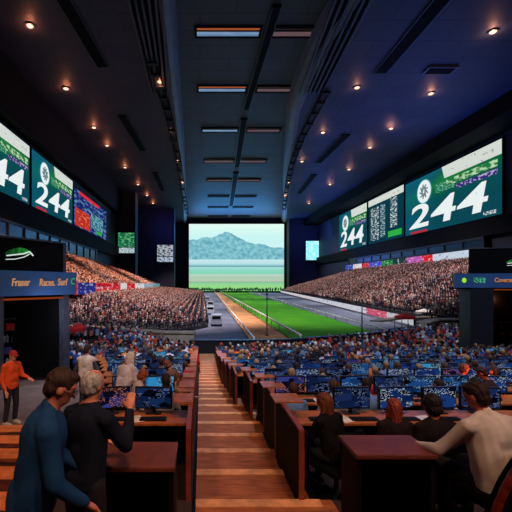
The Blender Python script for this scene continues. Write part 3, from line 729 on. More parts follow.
# desk clutter on nearest desks
M_paper = mat('paper_white', (226, 214, 204), .8)
cl = 0
for k, side, n in ((0, 'r', 5), (1, 'r', 4), (0, 'l', 2), (1, 'l', 2)):
    y = TY(k)+.9+.16; z = TZ(k)+.75
    x0, x1 = (xe(y)+.4, 4.6) if side == 'r' else (XL(y)+.4, -.4)
    for j in range(n):
        x = lerp(x0, x1, (j+.5)/n)
        m = MB(); m.box((-.2, -.07, 0), (.2, .07, .02)); 
        t = empty('keyboard', (x, y, z)); m.build('keyboard_case', M_bezel, t, bevel=.004)
        m = MB()
        for r in range(4):
            for c in range(12): m.box((-.185+c*.031, -.055+r*.028, .02), (-.185+c*.031+.025, -.055+r*.028+.022, .028))
        m.build('keys', M_dark, t); tag(t, '%s black keyboard from the left on the %s desk %s of the stairs' % (nth(j), ordn[k], 'right' if side == 'r' else 'left'), 'keyboard', 'keyboards on the near desks')
        if j % 2 == 0:
            m = MB(); m.box((-.1, -.14, 0), (.1, .14, .004)); o = m.build('paper_sheet', M_paper, loc=(x+.33, y+.02, z), rz=random.uniform(-.5, .5)); tag(o, 'white paper sheet beside the %s keyboard, %s desk %s of the stairs' % (nth(j), ordn[k], 'right' if side == 'r' else 'left'), 'paper', 'papers on the near desks')

# ------------------------------------------------------------------ figures
def remesh(buf, voxel, smooth_it, name, mats, flat=False):
    me = buf.mesh('tmp', []); o = bpy.data.objects.new('tmp', me)
    r = o.modifiers.new('r', 'REMESH'); r.mode = 'VOXEL'; r.voxel_size = voxel; r.use_smooth_shade = True
    if smooth_it: s = o.modifiers.new('s', 'SMOOTH'); s.iterations = smooth_it; s.factor = .5
    out = evaluated(o); bpy.data.meshes.remove(me)
    out.name = name; out.materials.clear()
    for m in mats: out.materials.append(m)
    return out
def ripple(me, fn):
    n = len(me.vertices); c = np.empty(n*3, dtype=np.float32); me.vertices.foreach_get('co', c); c = c.reshape(-1, 3)
    nn = np.empty(n*3, dtype=np.float32); me.vertex_normals.foreach_get('vector', nn); nn = nn.reshape(-1, 3)
    c = c+nn*fn(c[:, 0], c[:, 1], c[:, 2])[:, None]; me.vertices.foreach_set('co', c.astype(np.float32).reshape(-1)); me.update()
def link(name, me, parent):
    o = bpy.data.objects.new(name, me); COL.objects.link(o); o.parent = parent; return o
def rotx(a): return Matrix.Rotation(a, 3, 'X')
def human(name, label, loc, rz, h=1.75, seated=None, lean=5, head=(10, 0), armL=None, armR=None, skin=(198, 140, 112), shirt=(40, 60, 90), sleeve=1.0,
          pants=(30, 32, 44), hair=(40, 28, 22), hairstyle='short', voxel=.011, collar=False, group=None, shoes=(30, 28, 28), fat=1.0, side_lean=0, glasses=False, vest=None):
    s = h/1.75; t = empty(name, loc, rz)
    R = Matrix.Rotation(math.radians(side_lean), 3, 'Y') @ rotx(-math.radians(lean)); up = R @ Vector((0, 0, 1)); rt = R @ Vector((1, 0, 0)); fw = R @ Vector((0, 1, 0))
    zp = .93*s if seated is None else seated+.11*s
    Pv = Vector((0, 0, zp)); S = Pv+up*.46*s; Nk = Pv+up*.5*s
    Rh = Matrix.Rotation(math.radians(head[1]), 3, 'Z') @ rotx(-math.radians(lean*.5+head[0]))
    hu, hf, hr = Rh @ Vector((0, 0, 1)), Rh @ Vector((0, 1, 0)), Rh @ Vector((1, 0, 0))
    Hc = Nk+up*.07*s+hu*.11*s+hf*.02*s
    sh = {e: S+rt*(e*.175*s*fat)-up*.02*s for e in (-1, 1)}
    arms = {}
    for e, a in ((-1, armL), (1, armR)):
        if a is None: a = ((e*.06, -.02, -.28), (e*.05, .1, -.53))
        arms[e] = (sh[e]+Vector(a[0])*s, sh[e]+Vector(a[1])*s)
    legs = {}
    for e in (-1, 1):
        hp = Pv+Vector((e*.09*s, 0, -.03*s))
        if seated is None: kn, an = Vector((e*.11*s, .03, .5*s)), Vector((e*.12*s, -.03, .09*s))
        else: kn, an = Vector((e*.13*s, .42*s, seated+.08)), Vector((e*.13*s, .4*s, max(.09, seated-.36)))
        legs[e] = (hp, kn, an, an+Vector((0, .16*s, -.05*s)))
    def torso(b, d):
        b.ell(Pv+up*.36*s, ((.165*fat+d)*s, (.115*fat+d)*s, (.17+d)*s), R); b.ell(Pv+up*.17*s+fw*.01, ((.148*fat+d)*s, (.12*fat+d)*s, (.17+d)*s), R); b.ell(Pv, ((.165*fat+d)*s, (.125*fat+d)*s, (.12+d)*s), R)
        for e in (-1, 1): b.cone(Pv+rt*e*.065*s*fat, (.1+d)*s*fat, Pv+up*.38*s+rt*e*.08*s*fat, (.095+d)*s*fat)
        for e in (-1, 1): b.cone(S+rt*e*.03*s-up*.0, (.062+d)*s, sh[e], (.058+d)*s); b.cone(Nk+up*.03*s, (.05)*s, sh[e]+up*.005, (.045+d)*s)
    b = MB(); torso(b, 0)
    b.cone(Nk-up*.03*s, .058*s, Hc-hu*.04*s-hf*.01, .052*s)
    b.ell(Hc+hu*.015*s, (.074*s, .093*s, .1*s), Rh); b.ell(Hc-hu*.055*s+hf*.022*s, (.054*s, .066*s, .066*s), Rh)
    b.cone(Hc+hf*.088*s+hu*.005, .008*s, Hc+hf*.108*s-hu*.03*s, .014*s); b.ell(Hc+hf*.083*s-hu*.065*s, (.024*s, .014*s, .009*s), Rh)
    for e in (-1, 1):
        b.ell(Hc+hr*e*.076*s-hu*.015*s-hf*.005, (.011*s, .02*s, .032*s), Rh); b.cone(Hc+hr*e*.02+hf*.086*s+hu*.03*s, .011*s, Hc+hr*e*.05+hf*.07*s+hu*.03*s, .01*s)
    for e in (-1, 1):
        el, ha = arms[e]; b.cone(sh[e], .052*s, el, .04*s); b.cone(el, .04*s, ha, .026*s)
        d = (ha-el).normalized(); side = d.cross(Vector((0, 0, 1)));  side = side.normalized() if side.length > .05 else Vector((1, 0, 0)); nn = side.cross(d)
        pc = ha+d*.055*s; Rp = Matrix((side, d, nn)).transposed(); b.ell(pc, (.04*s, .055*s, .02*s), Rp, 10, 7)
        for j in range(4):
            o_ = side*((j-1.5)*.021*s); l = (.04, .046, .043, .033)[j]*s; p0 = pc+d*.04*s+o_; p1 = p0+d*l-nn*.008*s; p2 = p1+d*l*.55-nn*.03*s
            b.cone(p0, .0095*s, p1, .009*s, 8, 2); b.cone(p1, .009*s, p2, .008*s, 8, 2)
        p0 = ha+d*.03*s+side*(-e)*.028*s; p1 = p0+d*.035*s+side*(-e)*.03*s-nn*.01*s; b.cone(p0, .013*s, p1, .011*s, 8, 2); b.cone(p1, .011*s, p1+d*.03*s, .009*s, 8, 2)
    for e in (-1, 1):
        hp, kn, an, to = legs[e]; b.cone(hp, .085*s, kn, .055*s); b.cone(kn, .055*s, an, .036*s); b.cone(an-Vector((0, .03, .03)), .034*s, to, .028*s)
    link('body', remesh(b, voxel, 4, 'body', [mat('skin_%d_%d_%d' % skin, skin, .5, vary=.08, scale=30)]), t)
    # top
    c = MB(); torso(c, .014); c.ell(Pv-up*.05*s, (.178*s*fat, .14*s*fat, .08*s), R)
    for e in (-1, 1):
        el, ha = arms[e]; c.cone(sh[e], .067*s, el, .056*s)
        if sleeve >= 1: c.cone(el, .056*s, el.lerp(ha, .93), .038*s)
        elif sleeve > .4: c.cone(el, .054*s, el.lerp(ha, (sleeve-.4)), .05*s)
    if collar: c.cone(Nk+up*.0, .07*s, Nk+up*.045*s, .062*s)
    me = remesh(c, voxel*1.1, 3, 'shirt', [mat('cloth_%d_%d_%d' % shirt, shirt, .85, vary=.14, scale=7, spec=.15)])
    # soft folds
    ripple(me, lambda x, y, z: .003*np.sin(x*40+z*15+2*np.sin(z*8))+.0025*np.sin(x*22-z*26+y*10))
    link('shirt', me, t)
    c = MB(); c.ell(Pv-up*.02, ((.172*fat)*s, (.134*fat)*s, .12*s), R)
    for e in (-1, 1): hp, kn, an, to = legs[e]; c.cone(hp, .1*s, kn, .07*s); c.cone(kn, .068*s, an+Vector((0, 0, .02)), .054*s)
    link('trousers', remesh(c, voxel*1.2, 3, 'trousers', [mat('pants_%d_%d_%d' % pants, pants, .9, vary=.15)]), t)
    for e in (-1, 1):
        hp, kn, an, to = legs[e]; c = MB(); c.cone(an+Vector((0, -.035, -.045*s)), .044*s, to+Vector((0, .02, -.0)), .036*s); c.box((an.x-.045*s, an.y-.08*s, an.z-.09*s), (an.x+.045*s, to.y+.05*s, an.z-.07*s))
        link('shoe', remesh(c, .012, 2, 'shoe', [mat('shoe_%d_%d_%d' % shoes, shoes, .5)]), t)
    # hair
    c = MB()
    if hairstyle == 'short':
        c.ell(Hc+hu*.034*s-hf*.016*s, (.083*s, .098*s, .093*s), Rh); c.ell(Hc-hu*.02*s-hf*.05*s, (.07*s, .055*s, .07*s), Rh); c.ell(Hc+hu*.085*s+hf*.03*s, (.06*s, .06*s, .035*s), Rh)
    elif hairstyle == 'bald':
        c.ell(Hc+hu*.014*s-hf*.02*s, (.083*s, .092*s, .093*s), Rh); c.ell(Hc-hu*.03*s-hf*.05*s, (.07*s, .05*s, .06*s), Rh)
        c.ell(Hc+hu*.05*s-hf*.045*s, (.073*s, .055*s, .055*s), Rh)
    elif hairstyle == 'long':
        c.ell(Hc+hu*.03*s-hf*.018*s, (.09*s, .105*s, .1*s), Rh); c.cone(Hc-hu*.0*s-hf*.05*s, .085*s, Hc-Vector((0, 0, .24*s))-hf*.07*s, .075*s)
        for e in (-1, 1): c.cone(Hc+hr*e*.065*s-hf*.02, .04*s, Hc+hr*e*.08*s-Vector((0, 0, .2*s))-hf*.03, .035*s)
    elif hairstyle == 'bob':
        c.ell(Hc+hu*.03*s-hf*.018*s, (.092*s, .104*s, .1*s), Rh); c.ell(Hc-hu*.045*s-hf*.035*s, (.088*s, .08*s, .075*s), Rh)
    elif hairstyle == 'cap':
        c.ell(Hc+hu*.045*s-hf*.006*s, (.086*s, .102*s, .085*s), Rh); c.ell(Hc+hu*.04*s+hf*.11*s, (.062*s, .07*s, .01*s), Rh)
    me = remesh(c, voxel, 2, 'hair', [mat('hair_%d_%d_%d' % hair, hair, .7, vary=.35, scale=40, bump=.5)])
    ripple(me, lambda x, y, z: .003*np.sin(x*170+z*40)+.002*np.sin(y*150))
    link('cap' if hairstyle == 'cap' else 'hair', me, t)
    if glasses:
        c = MB()
        for e in (-1, 1):
            for i in range(12):
                a0, a1 = i*math.pi/6, (i+1)*math.pi/6; cc = Hc+hr*e*.033*s+hf*.104*s+hu*.012*s
                c.cone(cc+hr*.024*math.cos(a0)+hu*.018*math.sin(a0), .0022, cc+hr*.024*math.cos(a1)+hu*.018*math.sin(a1), .0022, 6, 1)
            c.cone(Hc+hr*e*.057*s+hf*.102*s+hu*.012*s, .0022, Hc+hr*e*.08*s-hu*.0*s, .0022, 6, 1)
        c.build('glasses', M_steel, t)
    for e in (-1, 1):
        c = MB(); c.ell(Hc+hr*e*.031*s+hf*.078*s+hu*.008*s, (.013*s, .012*s, .009*s), Rh); o = c.build('eye', mat('eye_dark', (40, 30, 26), .2), t, smooth=True)
    if vest:
        c = MB(); torso(c, .03); c.cone(sh[-1], .07*s, sh[-1]-up*.03, .07*s); c.cone(sh[1], .07*s, sh[1]-up*.03, .07*s)
        link('vest', remesh(c, voxel*1.3, 3, 'vest', [mat('vest_%d_%d_%d' % vest, vest, .85)]), t)
    tag(t, label, 'person', group); return t
W = at
def on(px, Y, z): return ((px-VX)*Y/F, Y, z)
def fl(Y):   # walkway floor on the left side
    if Y < 3.6: return -2.35
    if Y < 8.6: return -2.35-.17*(int(Y-3.6)+1)
    return lerp(zl, zf(18), (Y-8.6)/9.4)
human('person', 'tall standing man in navy shirt with short dark hair and glasses, head bowed', on(33, 2.5, -2.35), math.radians(-66), h=1.83, lean=10, head=(22, 0), fat=1.12,
      shirt=(24, 62, 104), hair=(52, 30, 24), skin=(196, 120, 96), pants=(66, 44, 38), armL=((-.05, .06, -.28), (.04, .26, -.42)), armR=((.05, .04, -.29), (.0, .22, -.46)), glasses=True, collar=True)
human('person', 'grey-haired man in dark top, raising a hand beside the navy-shirted man', on(84, 2.85, -2.35), math.radians(-28), h=1.72, lean=6, head=(6, -4),
      shirt=(22, 28, 44), hair=(176, 170, 166), hairstyle='bald', skin=(214, 136, 108), armL=((-.02, .08, -.27), (.12, .26, -.3)), armR=((.1, .12, -.22), (.02, .26, .0)), pants=(30, 28, 34))
human('person', 'man in orange jacket and red cap standing in front of the left kiosk doorway', on(11, 8.8, fl(8.8)), math.radians(-118), h=1.74, lean=3, head=(12, 0), shirt=(226, 88, 48), hair=(176, 40, 44), hairstyle='cap',
      skin=(226, 160, 130), pants=(34, 34, 48), shoes=(190, 180, 176), armL=((-.06, .06, -.26), (-.04, .32, -.3)))
human('person', 'man in pale vest with dark sleeves, back turned, near the left kiosk post', on(86, 9.8, fl(9.8)), math.radians(-8), h=1.8, lean=4, head=(8, -20), shirt=(70, 78, 100), vest=(214, 206, 204), hair=(50, 30, 28),
      skin=(190, 130, 106), pants=(34, 40, 60), armL=((-.12, .0, -.26), (-.16, .08, -.5)), armR=((.12, 0, -.26), (.16, .08, -.5)))
human('person', 'person with long white hair and pale top leaning over the left desks', on(122, 7.3, fl(7.3)+.1), math.radians(-30), h=1.66, lean=22, head=(10, -10), shirt=(206, 200, 204), hair=(226, 214, 208), hairstyle='long', pants=(40, 40, 54))
human('person', 'woman with reddish-brown bob and pale blouse beside the white-haired person', on(134, 6.9, TZ(1)), math.radians(-75), h=1.6, seated=.6, lean=12, head=(20, 0), shirt=(196, 180, 178), hair=(150, 74, 44), hairstyle='bob', skin=(222, 150, 120))
human('person', 'brown-haired man in brown shirt bending over the desk left of the stairs', on(160, 7.9, TZ(2)), math.radians(-70), h=1.68, seated=.52, lean=36, head=(10, 0), shirt=(150, 100, 78), hair=(96, 56, 40), skin=(206, 140, 108), armR=((.05, .22, -.16), (0, .46, -.2)))
human('person', 'brown-haired woman in tan top seated close to the stairs, head lowered', on(176, 8.9, TZ(2)), math.radians(60), h=1.62, seated=.56, lean=20, head=(25, 0), shirt=(120, 84, 72), hair=(128, 78, 52), hairstyle='bob', skin=(206, 140, 108))
human('person', 'seated spectator in bright red top at the left edge of the stairs', on(193.5, TY(9)+.35, TZ(9)), math.radians(-20), h=1.7, seated=.5, lean=4, shirt=(226, 30, 40), hair=(200, 40, 44), hairstyle='cap', voxel=.02)
# right foreground
human('person', 'dark-haired man in off-white shirt sitting with his back turned, near the right edge', on(500, 3.02, -2.35), math.radians(14), h=1.7, seated=.67, lean=14, head=(14, 12), fat=1.15,
      shirt=(214, 200, 194), hair=(48, 28, 26), skin=(204, 116, 86), armL=((-.14, .16, -.24), (-.12, .42, -.3)), armR=((.12, .14, -.24), (.06, .4, -.28)), pants=(30, 28, 34), collar=True)
human('person', 'dark-haired person in black top seated left of the man in the off-white shirt', on(438.5, 4.0, -2.62), math.radians(4), h=1.7, seated=.56, lean=6, head=(10, 10), shirt=(30, 22, 26), hair=(30, 20, 22), hairstyle='bob', skin=(160, 90, 70))
human('person', 'red-haired woman in dark top seated at the nearest right desk', on(397.5, 4.75, TZ(0)), math.radians(-6), h=1.62, seated=.47, lean=8, head=(10, 0), shirt=(36, 24, 26), hair=(142, 54, 36), hairstyle='long', skin=(200, 120, 90))
human('person', 'brown-haired woman in black coat seated at the nearest right desk beside the stairs', on(334, 4.85, TZ(0)), math.radians(28), h=1.66, seated=.5, lean=12, head=(10, 20), shirt=(20, 16, 20), hair=(112, 58, 34), hairstyle='long', skin=(190, 110, 84), armL=((-.04, .12, -.25), (.04, .36, -.26)))
human('person', 'brown-haired person stretching one arm along the desk on the far right', on(453, 8.1, TZ(2)), math.radians(-80), h=1.72, seated=.6, lean=24, head=(4, 0), shirt=(70, 40, 40), hair=(120, 60, 40), skin=(206, 110, 80), armL=((-.02, .28, -.06), (0, .55, -.1)), armR=((0, .27, -.1), (.02, .53, -.16)))
human('person', 'bald-looking man in orange light seated at the second desk on the far right', on(497, 7.2, TZ(1)), math.radians(40), h=1.72, seated=.5, lean=18, head=(16, 0), shirt=(60, 30, 30), hair=(70, 36, 28), skin=(220, 110, 76))

# chairs
def make_chair():
    t = empty('office_chair'); m = MB(); m.box((-.24, -.22, .42), (.24, .24, .5)); m.build('seat', M_black, t, bevel=.03)
    m = MB()
    for i in range(5):
        a = (i-2)*.22; x, y = .27*math.sin(a)*1.1, -.27*math.cos(a)+.0
        m.box((x-.07, y-.03, .56), (x+.07, y+.03, .98))
    m.build('backrest', M_black, t, bevel=.02)
    m = MB(); m.cyl((0, 0, .1), .03, .33); m.build('column', M_steel, t)
    for k in range(5):
        a = 2*math.pi*k/5; m = MB(); m.bar((0, 0, .1), (.28*math.cos(a), .28*math.sin(a), .06), .04, .03); m.cone((.28*math.cos(a), .28*math.sin(a), .03), .03, (.28*math.cos(a), .28*math.sin(a)+.01, .03), .03, 8, 2); m.build('leg', M_dark, t)
    return t
ch0 = make_chair(); first = True
for (x, y, z, rz, sc, lb) in [(3.08*.96, 4.7, TZ(0), 0, 1, 'black office chair under the red-haired woman'), (1.73, 4.82, TZ(0), .5, 1, 'black office chair under the woman in the black coat'),
                              (2.5, 3.92, -2.62, 0, 1.1, 'black office chair under the dark-haired person in black'), (2.4, 2.94, -2.35, .25, 1.48, 'tall black office chair under the man in the off-white shirt')]:
    t = ch0 if first else copy_tree(ch0); first = False; t.location = (x, y, z); t.rotation_euler[2] = rz; t.scale = (1, 1, sc); tag(t, lb, 'chair', 'office chairs at the near desks')
# round-backed chair, bottom right
t = empty('round_back_chair', (1.93, 2.2, -2.35), .12); t.scale = (1, 1, 1.17); m = MB(); n = 22; rim = MB()
pts = [Vector((.34*math.cos(math.pi*i/n), -.1*math.sin(math.pi*i/n)-.05, .78+.52*math.sin(math.pi*i/n))) for i in range(n+1)]
pts = [Vector((.34, -.03, .5))]+pts+[Vector((-.34, -.03, .5))]
for a, c in zip(pts, pts[1:]): rim.cone(a, .022, c, .022, 8, 2)
rim.build('rim', mat('rim_wood', (126, 40, 28), .35), t, smooth=True)
c = Vector((0, -.08, .8)); v0 = [p for p in pts]
for i in range(len(v0)-1): m.quad([v0[i], v0[i+1], c]); m.quad([v0[i+1]+Vector((0, .06, 0)), v0[i]+Vector((0, .06, 0)), c+Vector((0, .06, 0))])
m.quad([v0[0], c, v0[-1]]); m.build('backrest', M_black, t)
m = MB(); m.cyl((0, .22, .44), .3, .08, 24); m.build('seat', M_black, t, bevel=.02)
for e in (-1, 1):
    for f in (0, .42): m = MB(); m.bar((e*.24, f, 0), (e*.22, f, .45), .035, .035); m.build('leg', mat('rim_wood', (126, 40, 28)), t)
tag(t, 'dark round-backed chair with red-brown rim in the bottom right corner', 'chair')
# side counter at the right foreground and left foreground desk (near platform)
def counter(x0, x1, y0, y1, z, h, label, rz=0):
    t = empty('side_counter', ((x0+x1)/2, (y0+y1)/2, z), rz); w, d = (x1-x0)/2, (y1-y0)/2
    m = MB(); m.box((-w, -d, h-.04), (w, d, h)); m.build('worktop', mat('dim_wood', (110, 54, 40), .5), t, bevel=.008); m = MB(); m.box((-w+.05, d-.06, 0), (w-.05, d-.03, h-.04)); m.build('front_panel', M_panel, t)
    for e in (-1, 1): m = MB(); m.box((e*(w-.03)-.02, -d+.03, 0), (e*(w-.03)+.02, d-.06, h-.04)); m.build('side_panel', M_panel, t)
    tag(t, label, 'counter'); return t
counter(1.3, 1.98, 3.15, 3.58, -2.35, .93, 'dark red-brown counter left of the man in the off-white shirt')
counter(-.95, -.2, 3.0, 3.5, -2.35, .9, 'dark red-brown counter left of the stairs in the foreground')
# glowing red lamp at the far right desk
p = Vector(on(490, 7.75, TZ(1)+.75)); t = empty('desk_lamp', p+Vector((0, .15, 0))); m = MB(); m.cyl((0, 0, 0), .09, .02); m.cyl((0, 0, .02), .012, .22); m.build('lamp_base', M_dark, t)
m = MB(); m.cyl((0, 0, .2), .13, .12, 20, .06); m.build('lamp_shade', emat('lamp_red', (255, 90, 60), 1.3), t); tag(t, 'small glowing red lamp on the desk at the far right', 'lamp')
for (pos, e, c) in [((p.x, p.y+.1, p.z+.5), 9, (1, .22, .1))]:
    l = bpy.data.lights.new('lamp_bulb', 'POINT'); l.energy = e; l.color = c; l.shadow_soft_size = .05; o = bpy.data.objects.new('lamp_bulb', l); COL.objects.link(o); o.location = pos

# ------------------------------------------------------------------ bowl spectators (individuals)
def crowd_fig(pose, shirt, hair, skin):
    b = MB(); P = Vector((0, 0, .58)); ln = [.05, .25, .0, .15][pose]; up = Vector((0, math.sin(ln), math.cos(ln))); S = P+up*.46; Hc = S+up*.2+Vector((0, .02, 0))
    b.ell(P+up*.32, (.18, .13, .19)); b.ell(P+up*.1, (.17, .14, .18)); b.cone(S, .06, Hc, .06, 8, 2); b.ell(Hc+up*.01, (.09, .105, .125), None, 10, 8)
    for e in (-1, 1):
        b.cone(S+Vector((e*.05, 0, -.02)), .07, S+Vector((e*.18, 0, -.04)), .07, 8, 2)
        el = S+Vector((e*.24, .04, -.28)); ha = [S+Vector((e*.12, .3, -.3)), S+Vector((e*.12, .34, -.25)), S+Vector((e*.2, .25, .1)) if e > 0 else S+Vector((e*.14, .3, -.3)), S+Vector((e*.04, .2, -.08))][pose]
        b.cone(S+Vector((e*.18, 0, -.04)), .06, el, .05, 8, 2); b.cone(el, .05, ha, .035, 8, 2); b.ell(ha, (.045, .05, .045), None, 8, 6)
        b.cone(P+Vector((e*.1, 0, -.04)), .09, (e*.13, .42, .52), .07, 8, 2); b.cone((e*.13, .42, .52), .065, (e*.13, .42, .08), .045, 8, 2); b.cone((e*.13, .42, .05), .045, (e*.13, .56, .04), .04, 8, 2)
    me = remesh(b, .035, 1, 'spectator', [mat('fan_shirt_%d_%d_%d' % shirt, shirt, .85, spec=.1), mat('fan_hair_%d_%d_%d' % hair, hair, .8), mat('fan_skin_%d_%d_%d' % skin, skin, .6), mat('fan_pants', (34, 36, 50), .9)])
    for p in me.polygons:
        c = p.center
        if c.z > S.z+.085: p.material_index = 1 if (c.z > Hc.z+.05 or c.y < Hc.y-.01) else 2
        elif c.z < .56 and not (c.z > .5 and c.y < .1): p.material_index = 3
        elif (c-(Vector((.12, .3, S.z-.3)))).length < .07 or (c.y > .28 and c.z > .62): p.material_index = 2
        else: p.material_index = 0
    return me
fan_cols = [((44, 70, 130), 'blue'), ((30, 34, 60), 'navy'), ((190, 190, 206), 'pale'), ((190, 44, 48), 'red'), ((26, 26, 32), 'black'), ((100, 130, 176), 'light blue'), ((196, 120, 70), 'orange'), ((120, 116, 124), 'grey')]
fans = []
for ci, (c, nm) in enumerate(fan_cols):
    for pz in (0, 1, 3) if ci % 2 else (0, 2, 3):
        fans.append((crowd_fig(pz, c, random.choice([(34, 24, 22), (70, 44, 32), (150, 120, 90), (24, 22, 28)]), random.choice([(214, 160, 134), (176, 120, 96), (120, 80, 62)])), nm))
spots = []; rest = []
occupied = [(3.0, 4.75), (1.6, 4.85), (2.5, 4.0), (-.8, 7.9), (-.56, 8.9), (-1.2, 6.9), (-1.5, 7.3), (5.4, 8.1), (5.6, 7.2), (-.35, TY(9)+.35)]
for k in range(NT):
    y = TY(k)+.32; z = TZ(k)
    segs = [(xe(y)+.45, min(XR(TY(k))-.5, .83*y)), (XL(y)+.5, -.45)]
    for (x0, x1) in segs:
        x = x0+random.random()*.3
        while x < x1:
            if random.random() < (.5 if k < 1 else .85 if k < 4 else .92 if k < 8 else .96) and all((x-a)**2+(y-b_)**2 > .42 for a, b_ in occupied):
                spots.append((x+random.uniform(-.06, .06), y+random.uniform(-.08, .1), z, k))
            x += .62
spots.sort(key=lambda s: s[1])
near, far = spots[:300], spots[300:]
rowcnt = {}
for (x, y, z, k) in sorted(near, key=lambda q: (q[3], q[0])):
    if k == 0: continue
    key = (k, x > 0); ci = rowcnt.get(key, 0); rowcnt[key] = ci+1
    me, nm = random.choice(fans); o = bpy.data.objects.new('spectator', me); COL.objects.link(o)
    o.location = (x, y, z); o.rotation_euler[2] = random.uniform(-.5, .5); sc = random.uniform(.92, 1.06); o.scale = (sc, sc, sc)
    tag(o, 'spectator in %s top, %s desk row %s of stairs, %s from its left end' % (nm, ordn[k], 'right' if x > 0 else 'left', nth(ci)), 'person', 'seated spectators on the desk tiers')
far = [(x, y, z, random.uniform(-.3, .3)) for (x, y, z, k) in far]
crowd('crowd', far, 'packed spectators on the lowest near tiers just above the dark barrier', PALB)
# outer crowd curving to the barrier (beyond the last tier)
pts = []; b = MB()
for r in range(9):
    y = 34.7+r*.95; z = zf(34.2)+.08*r
    xa, xb = (8+r*2.2, 34)
    b.box((xa, y-.4, z-.6), (xb+2, y+.6, z)); 
    for x in np.arange(xa, xb, .6): pts.append((x+random.uniform(-.1, .1), y, z, .2))
    xa, xb = (-17-r*.6, -1.2-r*.9)
    b.box((xa, y-.4, z-.6), (xb, y+.6, z))
    for x in np.arange(xa, xb, .6): pts.append((x+random.uniform(-.1, .1), y, z, -.2))
struct(b, 'seating_tiers', M_step)
crowd('crowd', pts, 'spectators at both outer ends of the bowl beside the trackside barrier', PALB+[(220, 120, 80), (200, 60, 60)])
# barrier and ledges
def wallpoly(pts_, z0, z1, th, name, m):
    b = MB()
    for (a, c) in zip(pts_, pts_[1:]): b.bar((a[0], a[1], (z0+z1)/2), (c[0], c[1], (z0+z1)/2), th, z1-z0)
    return struct(b, name, m)
wallpoly([(-1.0, 34.9), (3.6, 34.9), (8, 35.5), (14, 38), (20, 41.5), (27, 45)], -7, -5.2, .35, 'barrier', M_dark)
wallpoly([(-1.0, 34.9), (3.6, 34.9), (8, 35.5), (14, 38), (20, 41.5), (27, 45)], -5.2, -5.12, .5, 'barrier_cap', M_steel)
wallpoly([(-22, 50), (-13, 47.3), (-8, 44.8), (-4, 42.8), (-.6, 42.4)], -7, -5.45, 1.3, 'ledge', M_pale)
wallpoly([(-22, 50), (-13, 47.3), (-8, 44.8), (-4, 42.8), (-.6, 42.4)], -5.45, -5.3, 1.6, 'ledge_cap', M_pale)
wallpoly([(27, 46), (31, 50), (38, 51), (46, 49)], -6.5, -4.7, .8, 'ledge', M_pale)
wallpoly([(27, 46), (31, 50), (38, 51), (46, 49)], -4.7, -4.55, 1.5, 'ledge_cap', M_pale)
wallpoly([(24, 52), (30, 57), (38, 59), (48, 58)], -5.2, -5.0, 1.6, 'ledge_cap', M_pale)
# poles at trackside
for px, Y, top, lb in ((267, 48, 294, 'thin dark pole rising in front of the turf beside the dirt track'), (362, 48, 300, 'thin dark pole at the right side of the turf')):
    p = at(px, 340, Y); q = at(px, top, Y); t = empty('track_pole', (p.x, Y, FIELD)); m = MB(); m.cyl((0, 0, 0), .09, q.z-FIELD, 10, .06); m.build('shaft', M_steel, t); m = MB(); m.ell((0, 0, q.z-FIELD), (.13, .13, .13)); m.build('finial', M_steel, t); m = MB(); m.cyl((0, 0, 0), .25, .1); m.build('foot', M_dark, t); tag(t, lb, 'pole')
# parked service carts on the road
def make_cart():
    t = empty('service_van'); m = MB(); prof = [(-2, .35), (2, .35), (2, .95), (1.3, 1.1), (.8, 1.75), (-1.9, 1.8), (-2, 1.2)]
    n = len(prof)
    for s in (-1, 1): m.quad([(s*.8, y, z) for y, z in (prof if s > 0 else prof[::-1])])
    for (y0, z0), (y1, z1) in zip(prof, prof[1:]+prof[:1]): m.quad([(.8, y0, z0), (-.8, y0, z0), (-.8, y1, z1), (.8, y1, z1)])
    m.build('body', mat('van_paint', (168, 176, 194), .4), t, bevel=.05)
    m = MB(); m.box((-.82, -1.4, 1.2), (.82, .9, 1.6)); m.box((-.65, -2.02, 1.15), (.65, -1.9, 1.6)); m.build('windows', M_black, t)
    for s in (-1, 1):
        for y in (-1.3, 1.3):
            m = MB(); T = Matrix.Translation((s*.72, y, .35)) @ Matrix.Rotation(math.pi/2, 4, 'Y'); k = len(m.v); m.cyl((0, 0, -.12), .35, .24, 14); m.v = [tuple(T @ Vector(v)) for v in m.v]; m.build('wheel', M_black, t)
    return t
c0 = make_cart()
for i, (X, Y, lb) in enumerate([(2.6, 60, 'nearest'), (2.3, 82, 'second'), (2.9, 104, 'third'), (2.7, 140, 'farthest')]):
    t = c0 if i == 0 else copy_tree(c0); t.location = (X, Y, FIELD); t.rotation_euler[2] = -.05; tag(t, '%s of the white vans parked on the road beside the left grandstand' % lb, 'van', 'white vans parked on the road')
